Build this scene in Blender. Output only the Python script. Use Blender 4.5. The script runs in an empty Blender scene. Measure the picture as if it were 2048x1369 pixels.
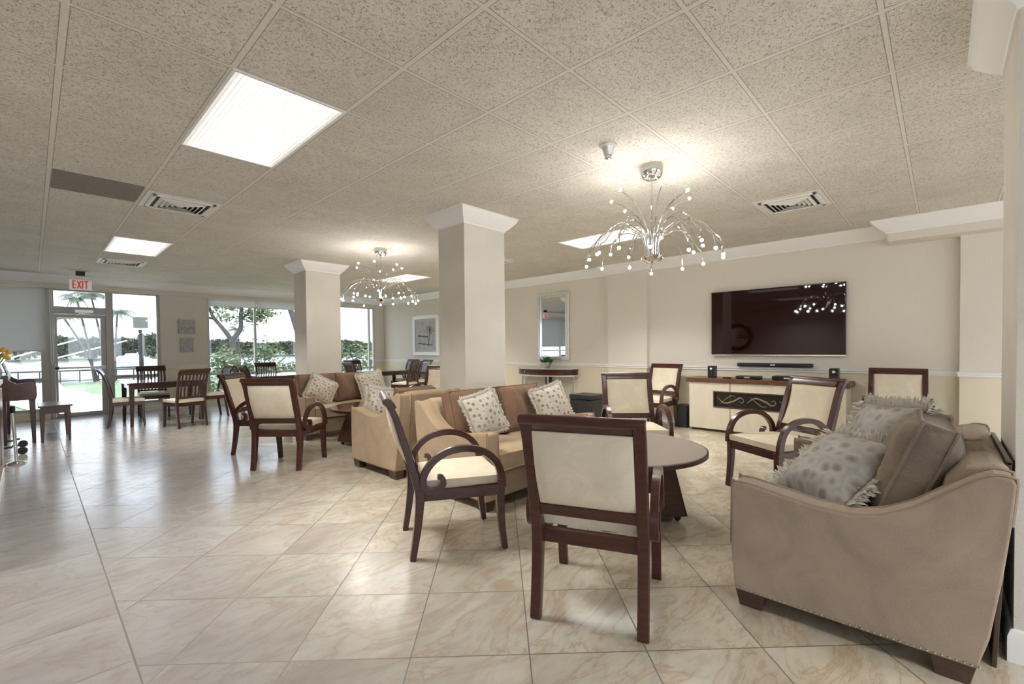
import bpy, bmesh, math, random
from mathutils import Vector, Matrix
R = random.Random(7)
C = bpy.context.scene.collection
PI = math.pi
rad = math.radians

# ------------------------------------------------------------------ materials
def mat(name):
    m = bpy.data.materials.new(name); m.use_nodes = True
    return m, m.node_tree.nodes, m.node_tree.links, m.node_tree.nodes['Principled BSDF']

def simple(name, col, rough=.5, metal=0, spec=.5, bump=0, bscale=80, var=0, vscale=6, coat=0, emit=None, es=0, stretch=None, sheen=0):
    m, N, L, P = mat(name)
    P.inputs['Base Color'].default_value = (*col, 1)
    P.inputs['Roughness'].default_value = rough
    P.inputs['Metallic'].default_value = metal
    P.inputs['Specular IOR Level'].default_value = spec
    P.inputs['Coat Weight'].default_value = coat
    P.inputs['Sheen Weight'].default_value = sheen
    tc = N.new('ShaderNodeTexCoord'); mp = N.new('ShaderNodeMapping'); L.new(tc.outputs['Object'], mp.inputs[0])
    if stretch: mp.inputs['Scale'].default_value = stretch
    if var:
        n = N.new('ShaderNodeTexNoise'); n.inputs['Scale'].default_value = vscale; n.inputs['Detail'].default_value = 5
        L.new(mp.outputs[0], n.inputs['Vector'])
        r = N.new('ShaderNodeValToRGB'); r.color_ramp.elements[0].position = .3; r.color_ramp.elements[1].position = .7
        r.color_ramp.elements[0].color = (*[c*(1-var) for c in col], 1); r.color_ramp.elements[1].color = (*[min(1, c*(1+var)) for c in col], 1)
        L.new(n.outputs['Fac'], r.inputs[0]); L.new(r.outputs[0], P.inputs['Base Color'])
    if bump:
        n = N.new('ShaderNodeTexNoise'); n.inputs['Scale'].default_value = bscale; n.inputs['Detail'].default_value = 3
        L.new(mp.outputs[0], n.inputs['Vector'])
        b = N.new('ShaderNodeBump'); b.inputs['Strength'].default_value = bump; b.inputs['Distance'].default_value = .01
        L.new(n.outputs['Fac'], b.inputs['Height']); L.new(b.outputs[0], P.inputs['Normal'])
    if emit:
        P.inputs['Emission Color'].default_value = (*emit, 1); P.inputs['Emission Strength'].default_value = es
    return m

class NB:
    """small node-math helper"""
    def __init__(s, N, L): s.N, s.L = N, L
    def m(s, op, a, b=None, c=None):
        n = s.N.new('ShaderNodeMath'); n.operation = op
        for i, v in enumerate((a, b, c)):
            if v is None: continue
            if isinstance(v, (int, float)): n.inputs[i].default_value = v
            else: s.L.new(v, n.inputs[i])
        return n.outputs[0]
    def mix(s, f, a, b):
        n = s.N.new('ShaderNodeMix'); n.data_type = 'RGBA'
        if isinstance(f, (int, float)): n.inputs[0].default_value = f
        else: s.L.new(f, n.inputs[0])
        for k, v in ((6, a), (7, b)):
            if isinstance(v, tuple): n.inputs[k].default_value = (*v, 1)
            else: s.L.new(v, n.inputs[k])
        return n.outputs[2]
    def ramp(s, f, stops):
        n = s.N.new('ShaderNodeValToRGB'); e = n.color_ramp.elements
        while len(e) < len(stops): e.new(.5)
        for i, (p, c) in enumerate(stops): e[i].position = p; e[i].color = (*c, 1)
        s.L.new(f, n.inputs[0]); return n.outputs[0]
    def comb(s, x, y, z=0.0):
        n = s.N.new('ShaderNodeCombineXYZ')
        for i, v in enumerate((x, y, z)):
            if isinstance(v, (int, float)): n.inputs[i].default_value = v
            else: s.L.new(v, n.inputs[i])
        return n.outputs[0]
    def noise(s, vec, scale, detail=4, dist=0, rough=.5):
        n = s.N.new('ShaderNodeTexNoise'); n.inputs['Scale'].default_value = scale; n.inputs['Detail'].default_value = detail
        n.inputs['Distortion'].default_value = dist; n.inputs['Roughness'].default_value = rough
        s.L.new(vec, n.inputs['Vector']); return n.outputs['Fac']
    def grid(s, x, step, off, w):
        """returns (mask 1 inside joint, cell index)"""
        t = s.m('DIVIDE', s.m('SUBTRACT', x, off), step)
        f = s.m('FRACT', t); idx = s.m('FLOOR', t)
        d = s.m('MINIMUM', f, s.m('SUBTRACT', 1.0, f))
        return s.m('LESS_THAN', d, w/step/2), idx, d

def floor_mat():
    m, N, L, P = mat('floor_stone_tile'); B = NB(N, L)
    g = N.new('ShaderNodeNewGeometry'); sp = N.new('ShaderNodeSeparateXYZ'); L.new(g.outputs['Position'], sp.inputs[0])
    x, y = sp.outputs[0], sp.outputs[1]
    W = .007
    u = B.m('ADD', x, y); v = B.m('SUBTRACT', x, y)
    gu, iu, _ = B.grid(u, .69, 2.615, W); gv, iv, _ = B.grid(v, .69, -.53, W)
    gy, iy, _ = B.grid(y, .49, 2.40, W*.75); gx, ix, _ = B.grid(x, .49, .267, W*.75)
    side = B.m('GREATER_THAN', x, .267)
    gr = B.m('MAXIMUM', gu, gv); gl = B.m('MAXIMUM', gy, gx)
    ns = B.m('SUBTRACT', 1.0, side)
    joint = B.m('ADD', B.m('MULTIPLY', gr, side), B.m('MULTIPLY', gl, ns))
    bd = B.m('LESS_THAN', B.m('ABSOLUTE', B.m('SUBTRACT', x, .267)), .0036)
    joint = B.m('MAXIMUM', joint, bd)
    ia = B.m('ADD', B.m('MULTIPLY', iu, side), B.m('MULTIPLY', iy, ns)); ib = B.m('ADD', B.m('MULTIPLY', iv, side), B.m('MULTIPLY', ix, ns))
    wn = N.new('ShaderNodeTexWhiteNoise'); wn.noise_dimensions = '3D'; L.new(B.comb(ia, ib, side), wn.inputs['Vector'])
    sc = N.new('ShaderNodeVectorMath'); sc.operation = 'SCALE'; sc.inputs['Scale'].default_value = 11; L.new(wn.outputs['Color'], sc.inputs[0])
    ad = N.new('ShaderNodeVectorMath'); ad.operation = 'ADD'; L.new(g.outputs['Position'], ad.inputs[0]); L.new(sc.outputs[0], ad.inputs[1])
    vec = ad.outputs[0]
    st = N.new('ShaderNodeMapping'); st.inputs['Scale'].default_value = (1, 1.9, 1); L.new(vec, st.inputs[0]); vec = st.outputs[0]
    n1 = B.noise(vec, .9, 7, 1.6, .58); n2 = B.noise(vec, 1.15, 9, 2.2, .62); n3 = B.noise(vec, 7, 5, 1.5)
    base = B.ramp(n1, [(.28, (.42, .365, .27)), (.42, (.56, .505, .395)), (.55, (.63, .58, .46)), (.72, (.68, .645, .545))])
    vein = B.ramp(n2, [(.40, (0, 0, 0)), (.47, (.35, .35, .35)), (.495, (1, 1, 1)), (.505, (.3, .3, .3)), (.57, (0, 0, 0))])
    col = B.mix(B.m('MULTIPLY', vein, .72), base, (.45, .30, .16))
    rust = B.ramp(n2, [(.58, (0, 0, 0)), (.66, (1, 1, 1))])
    col = B.mix(B.m('MULTIPLY', rust, .62), col, (.48, .31, .18))
    greyv = B.ramp(n3, [(.35, (1, 1, 1)), (.5, (0, 0, 0))])
    col = B.mix(B.m('MULTIPLY', greyv, .22), col, (.30, .275, .25))
    tint = B.m('MULTIPLY', wn.outputs['Value'], .18)
    col = B.mix(tint, col, (.34, .30, .27))
    # aisle side greyed and darkened: cool shade painted into the tile colour
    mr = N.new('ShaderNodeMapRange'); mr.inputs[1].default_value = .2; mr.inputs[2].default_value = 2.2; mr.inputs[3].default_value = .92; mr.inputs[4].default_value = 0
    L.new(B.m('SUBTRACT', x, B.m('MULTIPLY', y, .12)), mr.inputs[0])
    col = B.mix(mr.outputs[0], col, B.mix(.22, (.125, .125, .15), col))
    col = B.mix(joint, col, (.13, .11, .095))
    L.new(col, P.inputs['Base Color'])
    r = B.ramp(n3, [(.3, (.15,)*3), (.7, (.25,)*3)])
    L.new(B.m('ADD', r, B.m('MULTIPLY', joint, .3)), P.inputs['Roughness'])
    P.inputs['Specular IOR Level'].default_value = .62
    h = B.m('SUBTRACT', B.m('ADD', B.m('MULTIPLY', n3, .12), B.m('MULTIPLY', n1, .25)), joint)
    b = N.new('ShaderNodeBump'); b.inputs['Strength'].default_value = .28; b.inputs['Distance'].default_value = .006
    L.new(h, b.inputs['Height']); L.new(b.outputs[0], P.inputs['Normal'])
    return m

GX, GY, GS = .1283, 2.6354, .6096
def ceiling_mat():
    m, N, L, P = mat('acoustic_ceiling_tile'); B = NB(N, L)
    g = N.new('ShaderNodeNewGeometry'); sp = N.new('ShaderNodeSeparateXYZ'); L.new(g.outputs['Position'], sp.inputs[0])
    x, y = sp.outputs[0], sp.outputs[1]
    gx, ix, dx = B.grid(x, GS, GX, .026); gy, iy, dy = B.grid(y, GS, GY, .020)
    ex, _, _ = B.grid(x, GS, GX, .034); ey, _, _ = B.grid(y, GS, GY, .028)
    bar = B.m('MAXIMUM', gx, gy); edge = B.m('MAXIMUM', ex, ey)
    wn = N.new('ShaderNodeTexWhiteNoise'); wn.noise_dimensions = '2D'; L.new(B.comb(ix, iy), wn.inputs['Vector'])
    sc = N.new('ShaderNodeVectorMath'); sc.operation = 'SCALE'; sc.inputs['Scale'].default_value = 9; L.new(wn.outputs['Color'], sc.inputs[0])
    ad = N.new('ShaderNodeVectorMath'); ad.operation = 'ADD'; L.new(g.outputs['Position'], ad.inputs[0]); L.new(sc.outputs[0], ad.inputs[1])
    # worm-hole fissures: thin iso-lines of a noise field, broken up by a second one
    n1 = B.noise(ad.outputs[0], 40, 2, 1.6); n2 = B.noise(ad.outputs[0], 60, 2)
    line = B.ramp(B.m('ABSOLUTE', B.m('SUBTRACT', n1, .5)), [(.0, (1, 1, 1)), (.036, (.0, .0, .0))])
    brk = B.ramp(n2, [(.44, (0, 0, 0)), (.50, (1, 1, 1))])
    hole = B.m('MULTIPLY', line, brk)
    big = B.noise(ad.outputs[0], 3, 4)
    base = B.ramp(big, [(.3, (.65, .62, .56)), (.7, (.73, .70, .64))])
    base = B.mix(B.m('MULTIPLY', wn.outputs['Value'], .25), base, (.58, .54, .49))
    col = B.mix(B.m('MULTIPLY', hole, .85), base, (.20, .165, .12))
    col = B.mix(edge, col, (.36, .33, .29))
    col = B.mix(bar, col, (.72, .69, .64))
    L.new(col, P.inputs['Base Color']); P.inputs['Roughness'].default_value = .9; P.inputs['Specular IOR Level'].default_value = .15
    h = B.m('ADD', B.m('MULTIPLY', hole, -1.0), B.m('MULTIPLY', bar, .8))
    b = N.new('ShaderNodeBump'); b.inputs['Strength'].default_value = .5; b.inputs['Distance'].default_value = .004
    L.new(h, b.inputs['Height']); L.new(b.outputs[0], P.inputs['Normal'])
    return m

def wall_mat():
    m, N, L, P = mat('wall_fabric_paper'); B = NB(N, L)
    g = N.new('ShaderNodeNewGeometry'); sp = N.new('ShaderNodeSeparateXYZ'); L.new(g.outputs['Position'], sp.inputs[0])
    up = B.m('GREATER_THAN', sp.outputs[2], .93)
    col = B.mix(up, (.80, .73, .57), (.76, .71, .635))
    mp = N.new('ShaderNodeMapping'); mp.inputs['Scale'].default_value = (60, 60, 5); L.new(g.outputs['Position'], mp.inputs[0])
    n = B.noise(mp.outputs[0], 1.5, 4); n2 = B.noise(g.outputs['Position'], 1.2, 3)
    col = B.mix(B.m('MULTIPLY', n, .16), col, (.46, .42, .36))
    col = B.mix(B.m('MULTIPLY', n2, .10), col, (.80, .74, .64))
    L.new(col, P.inputs['Base Color']); P.inputs['Roughness'].default_value = .85; P.inputs['Specular IOR Level'].default_value = .2
    b = N.new('ShaderNodeBump'); b.inputs['Strength'].default_value = .15; b.inputs['Distance'].default_value = .004
    L.new(n, b.inputs['Height']); L.new(b.outputs[0], P.inputs['Normal'])
    return m

def wood_mat(name, c1, c2, rough=.28, axis=(3, 3, 22), coat=.25):
    m, N, L, P = mat(name); B = NB(N, L)
    tc = N.new('ShaderNodeTexCoord'); mp = N.new('ShaderNodeMapping'); mp.inputs['Scale'].default_value = axis; L.new(tc.outputs['Object'], mp.inputs[0])
    n = B.noise(mp.outputs[0], 3, 5, .6)
    L.new(B.ramp(n, [(.3, c1), (.7, c2)]), P.inputs['Base Color'])
    P.inputs['Roughness'].default_value = rough; P.inputs['Coat Weight'].default_value = coat; P.inputs['Coat Roughness'].default_value = .15
    return m

def velvet_mat(name, c, dark=.72, scale=5):
    m, N, L, P = mat(name); B = NB(N, L)
    tc = N.new('ShaderNodeTexCoord')
    n = B.noise(tc.outputs['Object'], scale, 6, .8, .62); f = B.noise(tc.outputs['Object'], 160, 2)
    d = tuple(k*dark for k in c); h = tuple(min(1, k*1.16) for k in c)
    col = B.ramp(n, [(.32, d), (.52, c), (.72, h)]); col = B.mix(B.m('MULTIPLY', f, .12), col, (.9, .85, .8))
    L.new(col, P.inputs['Base Color']); P.inputs['Roughness'].default_value = .85; P.inputs['Specular IOR Level'].default_value = .2
    P.inputs['Sheen Weight'].default_value = .15; P.inputs['Sheen Roughness'].default_value = .4
    b = N.new('ShaderNodeBump'); b.inputs['Strength'].default_value = .25; b.inputs['Distance'].default_value = .004
    L.new(f, b.inputs['Height']); L.new(b.outputs[0], P.inputs['Normal'])
    return m

def medallion_mat(name='medallion_print', sc=19, bg=(.52, .47, .385), dot=(.20, .15, .11)):
    m, N, L, P = mat(name); B = NB(N, L)
    tc = N.new('ShaderNodeTexCoord')
    v = N.new('ShaderNodeTexVoronoi'); v.inputs['Scale'].default_value = sc; v.inputs['Randomness'].default_value = .6; v.feature = 'F1'
    mp = N.new('ShaderNodeMapping'); mp.inputs['Scale'].default_value = (1, 1, .3); L.new(tc.outputs['Object'], mp.inputs[0]); L.new(mp.outputs[0], v.inputs['Vector'])
    k = B.noise(tc.outputs['Object'], 60, 3)
    d = B.m('ADD', v.outputs['Distance'], B.m('MULTIPLY', B.m('SUBTRACT', k, .5), .22))
    col = B.ramp(d, [(.0, (.62, .58, .50)), (.07, dot), (.22, tuple(x*1.5 for x in dot)), (.33, bg), (.46, tuple(min(1, x*1.2) for x in bg)), (.62, bg)])
    L.new(col, P.inputs['Base Color']); P.inputs['Roughness'].default_value = .55; P.inputs['Sheen Weight'].default_value = .3
    return m

def glass_mat(name='window_glass', tint=(1, 1, 1), mixf=.06):
    m = bpy.data.materials.new(name); m.use_nodes = True; N, L = m.node_tree.nodes, m.node_tree.links; N.clear()
    o = N.new('ShaderNodeOutputMaterial'); t = N.new('ShaderNodeBsdfTransparent'); g = N.new('ShaderNodeBsdfGlossy'); mx = N.new('ShaderNodeMixShader')
    t.inputs[0].default_value = (*tint, 1); g.inputs['Roughness'].default_value = .02; mx.inputs[0].default_value = mixf
    L.new(t.outputs[0], mx.inputs[1]); L.new(g.outputs[0], mx.inputs[2]); L.new(mx.outputs[0], o.inputs[0]); return m

def shade_mat(name, col, tf):
    m = bpy.data.materials.new(name); m.use_nodes = True; N, L = m.node_tree.nodes, m.node_tree.links; N.clear()
    o = N.new('ShaderNodeOutputMaterial'); d = N.new('ShaderNodeBsdfDiffuse'); t = N.new('ShaderNodeBsdfTranslucent'); mx = N.new('ShaderNodeMixShader')
    d.inputs[0].default_value = (*col, 1); t.inputs[0].default_value = (*col, 1); mx.inputs[0].default_value = tf
    L.new(d.outputs[0], mx.inputs[1]); L.new(t.outputs[0], mx.inputs[2]); L.new(mx.outputs[0], o.inputs[0]); return m

def diffuser_mat():
    m, N, L, P = mat('ribbed_diffuser'); B = NB(N, L)
    tc = N.new('ShaderNodeTexCoord'); sp = N.new('ShaderNodeSeparateXYZ'); L.new(tc.outputs['Object'], sp.inputs[0])
    f = B.m('FRACT', B.m('MULTIPLY', sp.outputs[0], 40)); rib = B.m('LESS_THAN', f, .22)
    ex = B.m('POWER', B.m('MULTIPLY', B.m('ABSOLUTE', sp.outputs[0]), 3.45), 6.0)
    st = B.m('MULTIPLY', B.m('SUBTRACT', 1.0, B.m('MULTIPLY', rib, .42)), B.m('SUBTRACT', 1.0, B.m('MULTIPLY', ex, .6)))
    P.inputs['Base Color'].default_value = (.8, .8, .78, 1); P.inputs['Emission Color'].default_value = (1, .99, .965, 1)
    L.new(B.m('MULTIPLY', st, .385), P.inputs['Emission Strength']); return m

def foliage_mat(name, c1, c2, sc=3):
    m, N, L, P = mat(name); B = NB(N, L)
    g = N.new('ShaderNodeNewGeometry'); n = B.noise(g.outputs['Position'], sc, 3)
    L.new(B.ramp(n, [(.35, c1), (.65, c2)]), P.inputs['Base Color']); P.inputs['Roughness'].default_value = .6; P.inputs['Specular IOR Level'].default_value = .3
    return m
LAMP = 18.0
M = {}
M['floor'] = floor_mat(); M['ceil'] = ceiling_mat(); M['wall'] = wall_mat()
M['col'] = simple('column_plaster', (.70, .66, .59), .85, bump=.25, bscale=120, var=.05, vscale=3)
M['trim'] = simple('white_gloss_trim', (.86, .855, .84), .35)
M['wood'] = wood_mat('mahogany_wood', (.036, .009, .006), (.078, .020, .012))
M['woodb'] = wood_mat('brown_walnut_wood', (.085, .035, .018), (.15, .065, .035), .4)
M['dwood'] = wood_mat('dark_cherry_wood', (.035, .012, .010), (.065, .022, .016), .25)
M['espresso'] = wood_mat('espresso_veneer', (.05, .026, .018), (.085, .045, .03), .4)
M['taupe_top'] = simple('taupe_laminate', (.33, .28, .24), .3, var=.04, vscale=40)
M['suede'] = velvet_mat('ivory_suede', (.70, .615, .47), .93, 7)
M['sofa'] = velvet_mat('tan_velvet', (.42, .30, .185), .85, 4)
M['sofa1'] = velvet_mat('taupe_velvet', (.31, .235, .172), .80, 3.5)
M['cush'] = velvet_mat('brown_chenille', (.185, .092, .042), .72, 5)
M['cush1'] = velvet_mat('taupe_brown_velvet', (.225, .17, .12), .65, 4)
M['pipe'] = simple('piping_cord', (.30, .22, .16), .7)
M['med'] = medallion_mat(); M['med2'] = medallion_mat('silver_medallion_print', 13, (.33, .31, .285), (.17, .14, .115))
M['fringe'] = simple('cream_fringe_yarn', (.80, .76, .68), .9, var=.1, vscale=60)
M['chrome'] = simple('polished_chrome', (.82, .82, .82), .07, 1)
M['brass'] = simple('antique_nail_brass', (.42, .35, .27), .4, 1)
M['silver'] = simple('silver_leaf_frame', (.72, .71, .68), .3, .6, var=.08, vscale=30)
M['mirror'] = simple('mirror_glass', (.93, .94, .94), .01, 1)
M['screen'] = simple('glossy_dark_screen', (.016, .002, .0015), .03, spec=.45)
M['black'] = simple('black_plastic', (.012, .012, .013), .3)
M['bmatte'] = simple('black_matte_plastic', (.02, .02, .021), .6)
M['leather'] = simple('black_leatherette', (.022, .022, .026), .35, bump=.2, bscale=200)
M['ivory'] = wood_mat('ivory_lacquer_front', (.66, .60, .47), (.72, .66, .53), .45, (1, 6, 1), 0)
M['alu'] = simple('brushed_aluminium', (.40, .385, .36), .45, .3)
M['alul'] = simple('pale_window_frame', (.62, .62, .60), .5)
M['glass'] = glass_mat()
M['shade'] = shade_mat('roller_shade_cloth', (.74, .74, .74), .32)
M['shadel'] = shade_mat('pale_shade_cloth', (.80, .80, .80), .5)
M['diff'] = diffuser_mat()
M['metalw'] = simple('white_enamel_metal', (.78, .76, .72), .4)
M['bulb'] = simple('lit_bulb', (1, 1, 1), .3, emit=(1, .96, .90), es=110)
M['red'] = simple('exit_red', (.65, .05, .045), .4, emit=(.8, .06, .05), es=.1)
M['exitw'] = simple('exit_sign_face', (.8, .8, .8), .4, emit=(1, 1, 1), es=.05)
M['canvas'] = simple('textured_silver_canvas', (.45, .44, .43), .7, bump=1, bscale=25, var=.25, vscale=14)
M['yellow'] = simple('yellow_petals', (.75, .45, .05), .6)
M['pot'] = simple('hammered_silver', (.5, .5, .5), .25, .9)
M['leaf'] = foliage_mat('green_succulent', (.03, .09, .02), (.10, .20, .06), 40)
M['orange'] = wood_mat('honey_oak_panel', (.22, .13, .045), (.34, .21, .08), .4, (3, 3, 12))
# ------------------------------------------------------------------ geometry helpers
def crom(pts, n=5, closed=False):
    out = []; P = [Vector(p) for p in pts]; k = len(P); rng = k if closed else k-1
    for i in range(rng):
        if closed: a, b, c, d = P[i-1], P[i], P[(i+1) % k], P[(i+2) % k]
        else:
            b, c = P[i], P[i+1]; a = P[i-1] if i else b*2-c; d = P[i+2] if i+2 < k else c*2-b
        for j in range(n):
            t = j/n
            out.append(.5*((2*b)+(c-a)*t+(2*a-5*b+4*c-d)*t*t+(3*b-a-3*c+d)*t**3))
    if not closed: out.append(P[-1])
    return out

class MB:
    def __init__(s): s.v, s.f = [], []
    def add(s, vs, fs):
        o = len(s.v); s.v += [tuple(p) for p in vs]; s.f += [tuple(i+o for i in f) for f in fs]; return s
    def box(s, x0, x1, y0, y1, z0, z1, M_=None):
        vs = [(x, y, z) for z in (z0, z1) for y in (y0, y1) for x in (x0, x1)]
        if M_: vs = [M_ @ Vector(v) for v in vs]
        return s.add(vs, [(0, 2, 3, 1), (4, 5, 7, 6), (0, 1, 5, 4), (2, 6, 7, 3), (0, 4, 6, 2), (1, 3, 7, 5)])
    def frustum(s, c0, w0, d0, z0, c1, w1, d1, z1, rot=0):
        vs = []
        for (cx, cy), w, d, z in ((c0, w0, d0, z0), (c1, w1, d1, z1)):
            for a, b in ((-1, -1), (1, -1), (-1, 1), (1, 1)):
                x, y = a*w/2, b*d/2
                vs.append((cx+x*math.cos(rot)-y*math.sin(rot), cy+x*math.sin(rot)+y*math.cos(rot), z))
        return s.add(vs, [(0, 2, 3, 1), (4, 5, 7, 6), (0, 1, 5, 4), (2, 6, 7, 3), (0, 4, 6, 2), (1, 3, 7, 5)])
    def prism(s, poly, a0, a1, axis='x'):
        """closed 2-D outline swept along an axis: x -> (y,z), y -> (x,z), z -> (x,y)"""
        n = len(poly)
        def P(a, p): return (a, p[0], p[1]) if axis == 'x' else (p[0], a, p[1]) if axis == 'y' else (p[0], p[1], a)
        vs = [P(a0, p) for p in poly]+[P(a1, p) for p in poly]
        return s.add(vs, [tuple(range(n))[::-1], tuple(range(n, 2*n))]+[(i, (i+1) % n, n+(i+1) % n, n+i) for i in range(n)])
    def ribbon(s, pts, w, y0, y1, n=5, plane='xz', y2=None, y3=None):
        """bar of rectangular section following a curve in a vertical plane; w = number or list of widths; y2,y3 = end range of y"""
        c = crom([(p[0], p[1], 0) for p in pts], n); k = len(c)
        if isinstance(w, (int, float)): w = [w]*len(pts)
        ws = [x[0] for x in crom([(q, 0, 0) for q in w], n)]
        y2 = y0 if y2 is None else y2; y3 = y1 if y3 is None else y3
        vs = []
        for i, p in enumerate(c):
            t = (c[min(i+1, k-1)]-c[max(i-1, 0)]).normalized(); nrm = Vector((-t.y, t.x, 0))*ws[i]/2; f = i/(k-1)
            ya, yb = y0+(y2-y0)*f, y1+(y3-y1)*f
            for q, y in ((p-nrm, ya), (p+nrm, ya), (p+nrm, yb), (p-nrm, yb)):
                vs.append((q.x, y, q.y))
        fs = [(i*4+a, i*4+(a+1) % 4, i*4+4+(a+1) % 4, i*4+4+a) for i in range(k-1) for a in range(4)]
        fs += [(3, 2, 1, 0), (k*4-4, k*4-3, k*4-2, k*4-1)]
        return s.add(vs, fs)
    def tube(s, pts, r, seg=8, n=0, closed=False):
        c = crom(pts, n, closed) if n else [Vector(p) for p in pts]; k = len(c)
        rs = r if isinstance(r, (list, tuple)) else None
        if rs and n: rs = [q[0] for q in crom([(a, 0, 0) for a in rs], n)]
        vs = []; up = None
        for i, p in enumerate(c):
            a = c[(i-1) % k] if closed else c[max(i-1, 0)]; b = c[(i+1) % k] if closed else c[min(i+1, k-1)]
            t = (b-a).normalized()
            if up is None: up = Vector((0, 0, 1)) if abs(t.z) < .9 else Vector((1, 0, 0))
            u = (up-t*up.dot(t)); u = u.normalized() if u.length > 1e-5 else t.orthogonal().normalized(); up = u
            w = t.cross(u); rr = rs[i] if rs else r
            for j in range(seg):
                an = 2*PI*j/seg; vs.append(p+u*math.cos(an)*rr+w*math.sin(an)*rr)
        m = k if closed else k-1
        fs = [(i*seg+j, i*seg+(j+1) % seg, ((i+1) % k)*seg+(j+1) % seg, ((i+1) % k)*seg+j) for i in range(m) for j in range(seg)]
        if not closed: fs += [tuple(range(seg))[::-1], tuple(range((k-1)*seg, k*seg))]
        return s.add(vs, fs)
    def lathe(s, prof, c=(0, 0, 0), seg=24, a0=0, a1=2*PI):
        full = abs(a1-a0-2*PI) < 1e-4; k = len(prof); m = seg if full else seg+1; vs = []
        for i in range(m):
            a = a0+(a1-a0)*i/seg
            for r, z in prof: vs.append((c[0]+r*math.cos(a), c[1]+r*math.sin(a), c[2]+z))
        fs = [(i*k+j, ((i+1) % m)*k+j, ((i+1) % m)*k+j+1, i*k+j+1) for i in range(seg) for j in range(k-1)]
        return s.add(vs, fs)
    def ball(s, c, r, seg=8, sq=1):
        n = max(4, seg//2)
        return s.lathe([(max(1e-4, r*math.sin(PI*i/n)), -r*sq*math.cos(PI*i/n)) for i in range(n+1)], c, seg)
    def build(s, name, m, parent=None, bevel=0, smooth=True, segs=2, loc=None, rot=None, angle=40):
        me = bpy.data.meshes.new(name); me.from_pydata(s.v, [], s.f); me.update()
        bm = bmesh.new(); bm.from_mesh(me); bmesh.ops.recalc_face_normals(bm, faces=bm.faces[:]); bm.to_mesh(me); bm.free()
        me.materials.append(M[m] if isinstance(m, str) else m)
        if smooth:
            me.polygons.foreach_set('use_smooth', [True]*len(me.polygons)); me.set_sharp_from_angle(angle=rad(angle))
        o = bpy.data.objects.new(name, me); C.objects.link(o); o.parent = parent
        if bevel:
            b = o.modifiers.new('bevel', 'BEVEL'); b.width = bevel; b.segments = segs; b.limit_method = 'ANGLE'; b.angle_limit = rad(35)
            b.harden_normals = False
            me.polygons.foreach_set('use_smooth', [True]*len(me.polygons))
            w = o.modifiers.new('wn', 'WEIGHTED_NORMAL'); w.keep_sharp = True
        if loc: o.location = loc
        if rot: o.rotation_euler = rot
        return o

def tag(o, label=None, cat=None, group=None, kind=None):
    if label: o['label'] = label
    if cat: o['category'] = cat
    if group: o['group'] = group
    if kind: o['kind'] = kind
    return o
def thing(name, label, cat, loc=(0, 0, 0), rz=0, group=None, kind=None):
    o = bpy.data.objects.new(name, None); C.objects.link(o); o.location = loc; o.rotation_euler = (0, 0, rz); o.empty_display_size = .1
    return tag(o, label, cat, group, kind)
KIDS = {}
def dup(root, loc, rz, label, group=None, scale=None):
    ch = [o for o in C.objects if o.parent == root]
    r = root.copy(); C.objects.link(r); r.location = loc; r.rotation_euler = (0, 0, rz); r['label'] = label
    if group: r['group'] = group
    if scale: r.scale = scale
    for a in ch:
        c = a.copy(); C.objects.link(c); c.parent = r
        for b in [o for o in C.objects if o.parent == a]:
            d = b.copy(); C.objects.link(d); d.parent = c
    return r

def cushion_mb(sx, sy, sz, n=12, p=2.6, edge=.25, pinch=0.0, wob=0.0, seed=0):
    """soft cushion centred on the origin: sx,sy size, sz thickness; edge = share of thickness kept at the border"""
    rr = random.Random(seed); ph = [rr.uniform(0, 6) for _ in range(6)]; mb = MB(); vs = []
    def P(i, j, sg):
        u, v = -1+2*i/n, -1+2*j/n
        h = (max(0, 1-abs(u)**p)*max(0, 1-abs(v)**p))**.5
        z = sg*sz/2*(edge+(1-edge)*h)
        k = 1-pinch*(1-abs(v)**2) ; l = 1-pinch*(1-abs(u)**2)
        x, y = u*sx/2*(k if abs(u) > .5 else 1-(1-k)*abs(u)*1.0), v*sy/2*(l if abs(v) > .5 else 1-(1-l)*abs(v))
        w = wob*(math.sin(5*u+ph[0])*math.cos(4*v+ph[1])+.6*math.sin(11*u+3*v+ph[2]))
        return (x, y, z+w*sz*h)
    for sg in (1, -1):
        for j in range(n+1):
            for i in range(n+1): vs.append(P(i, j, sg))
    K = (n+1)**2; fs = []
    for j in range(n):
        for i in range(n):
            a = j*(n+1)+i; fs.append((a, a+1, a+n+2, a+n+1)); fs.append((K+a, K+a+n+1, K+a+n+2, K+a+1))
    rim = [i for i in range(n)]+[j*(n+1)+n for j in range(n)]+[n*(n+1)+n-i for i in range(n)]+[(n-j)*(n+1) for j in range(n)]
    for q in range(len(rim)):
        a, b = rim[q], rim[(q+1) % len(rim)]; fs.append((a, K+a, K+b, b))
    mb.add(vs, fs); mb.rim = [vs[a] for a in rim]; mb.rimb = [vs[K+a] for a in rim]; return mb

def set_tf(o, loc, rot=(0, 0, 0)): o.location = loc; o.rotation_euler = rot; return o

def frame_matrix(xa, za, loc):
    """matrix whose local x runs along xa and local z along za"""
    x = Vector(xa).normalized(); z = Vector(za); z = (z-x*z.dot(x)).normalized(); y = z.cross(x)
    m = Matrix((x, y, z)).transposed().to_4x4(); m.translation = Vector(loc); return m

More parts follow.
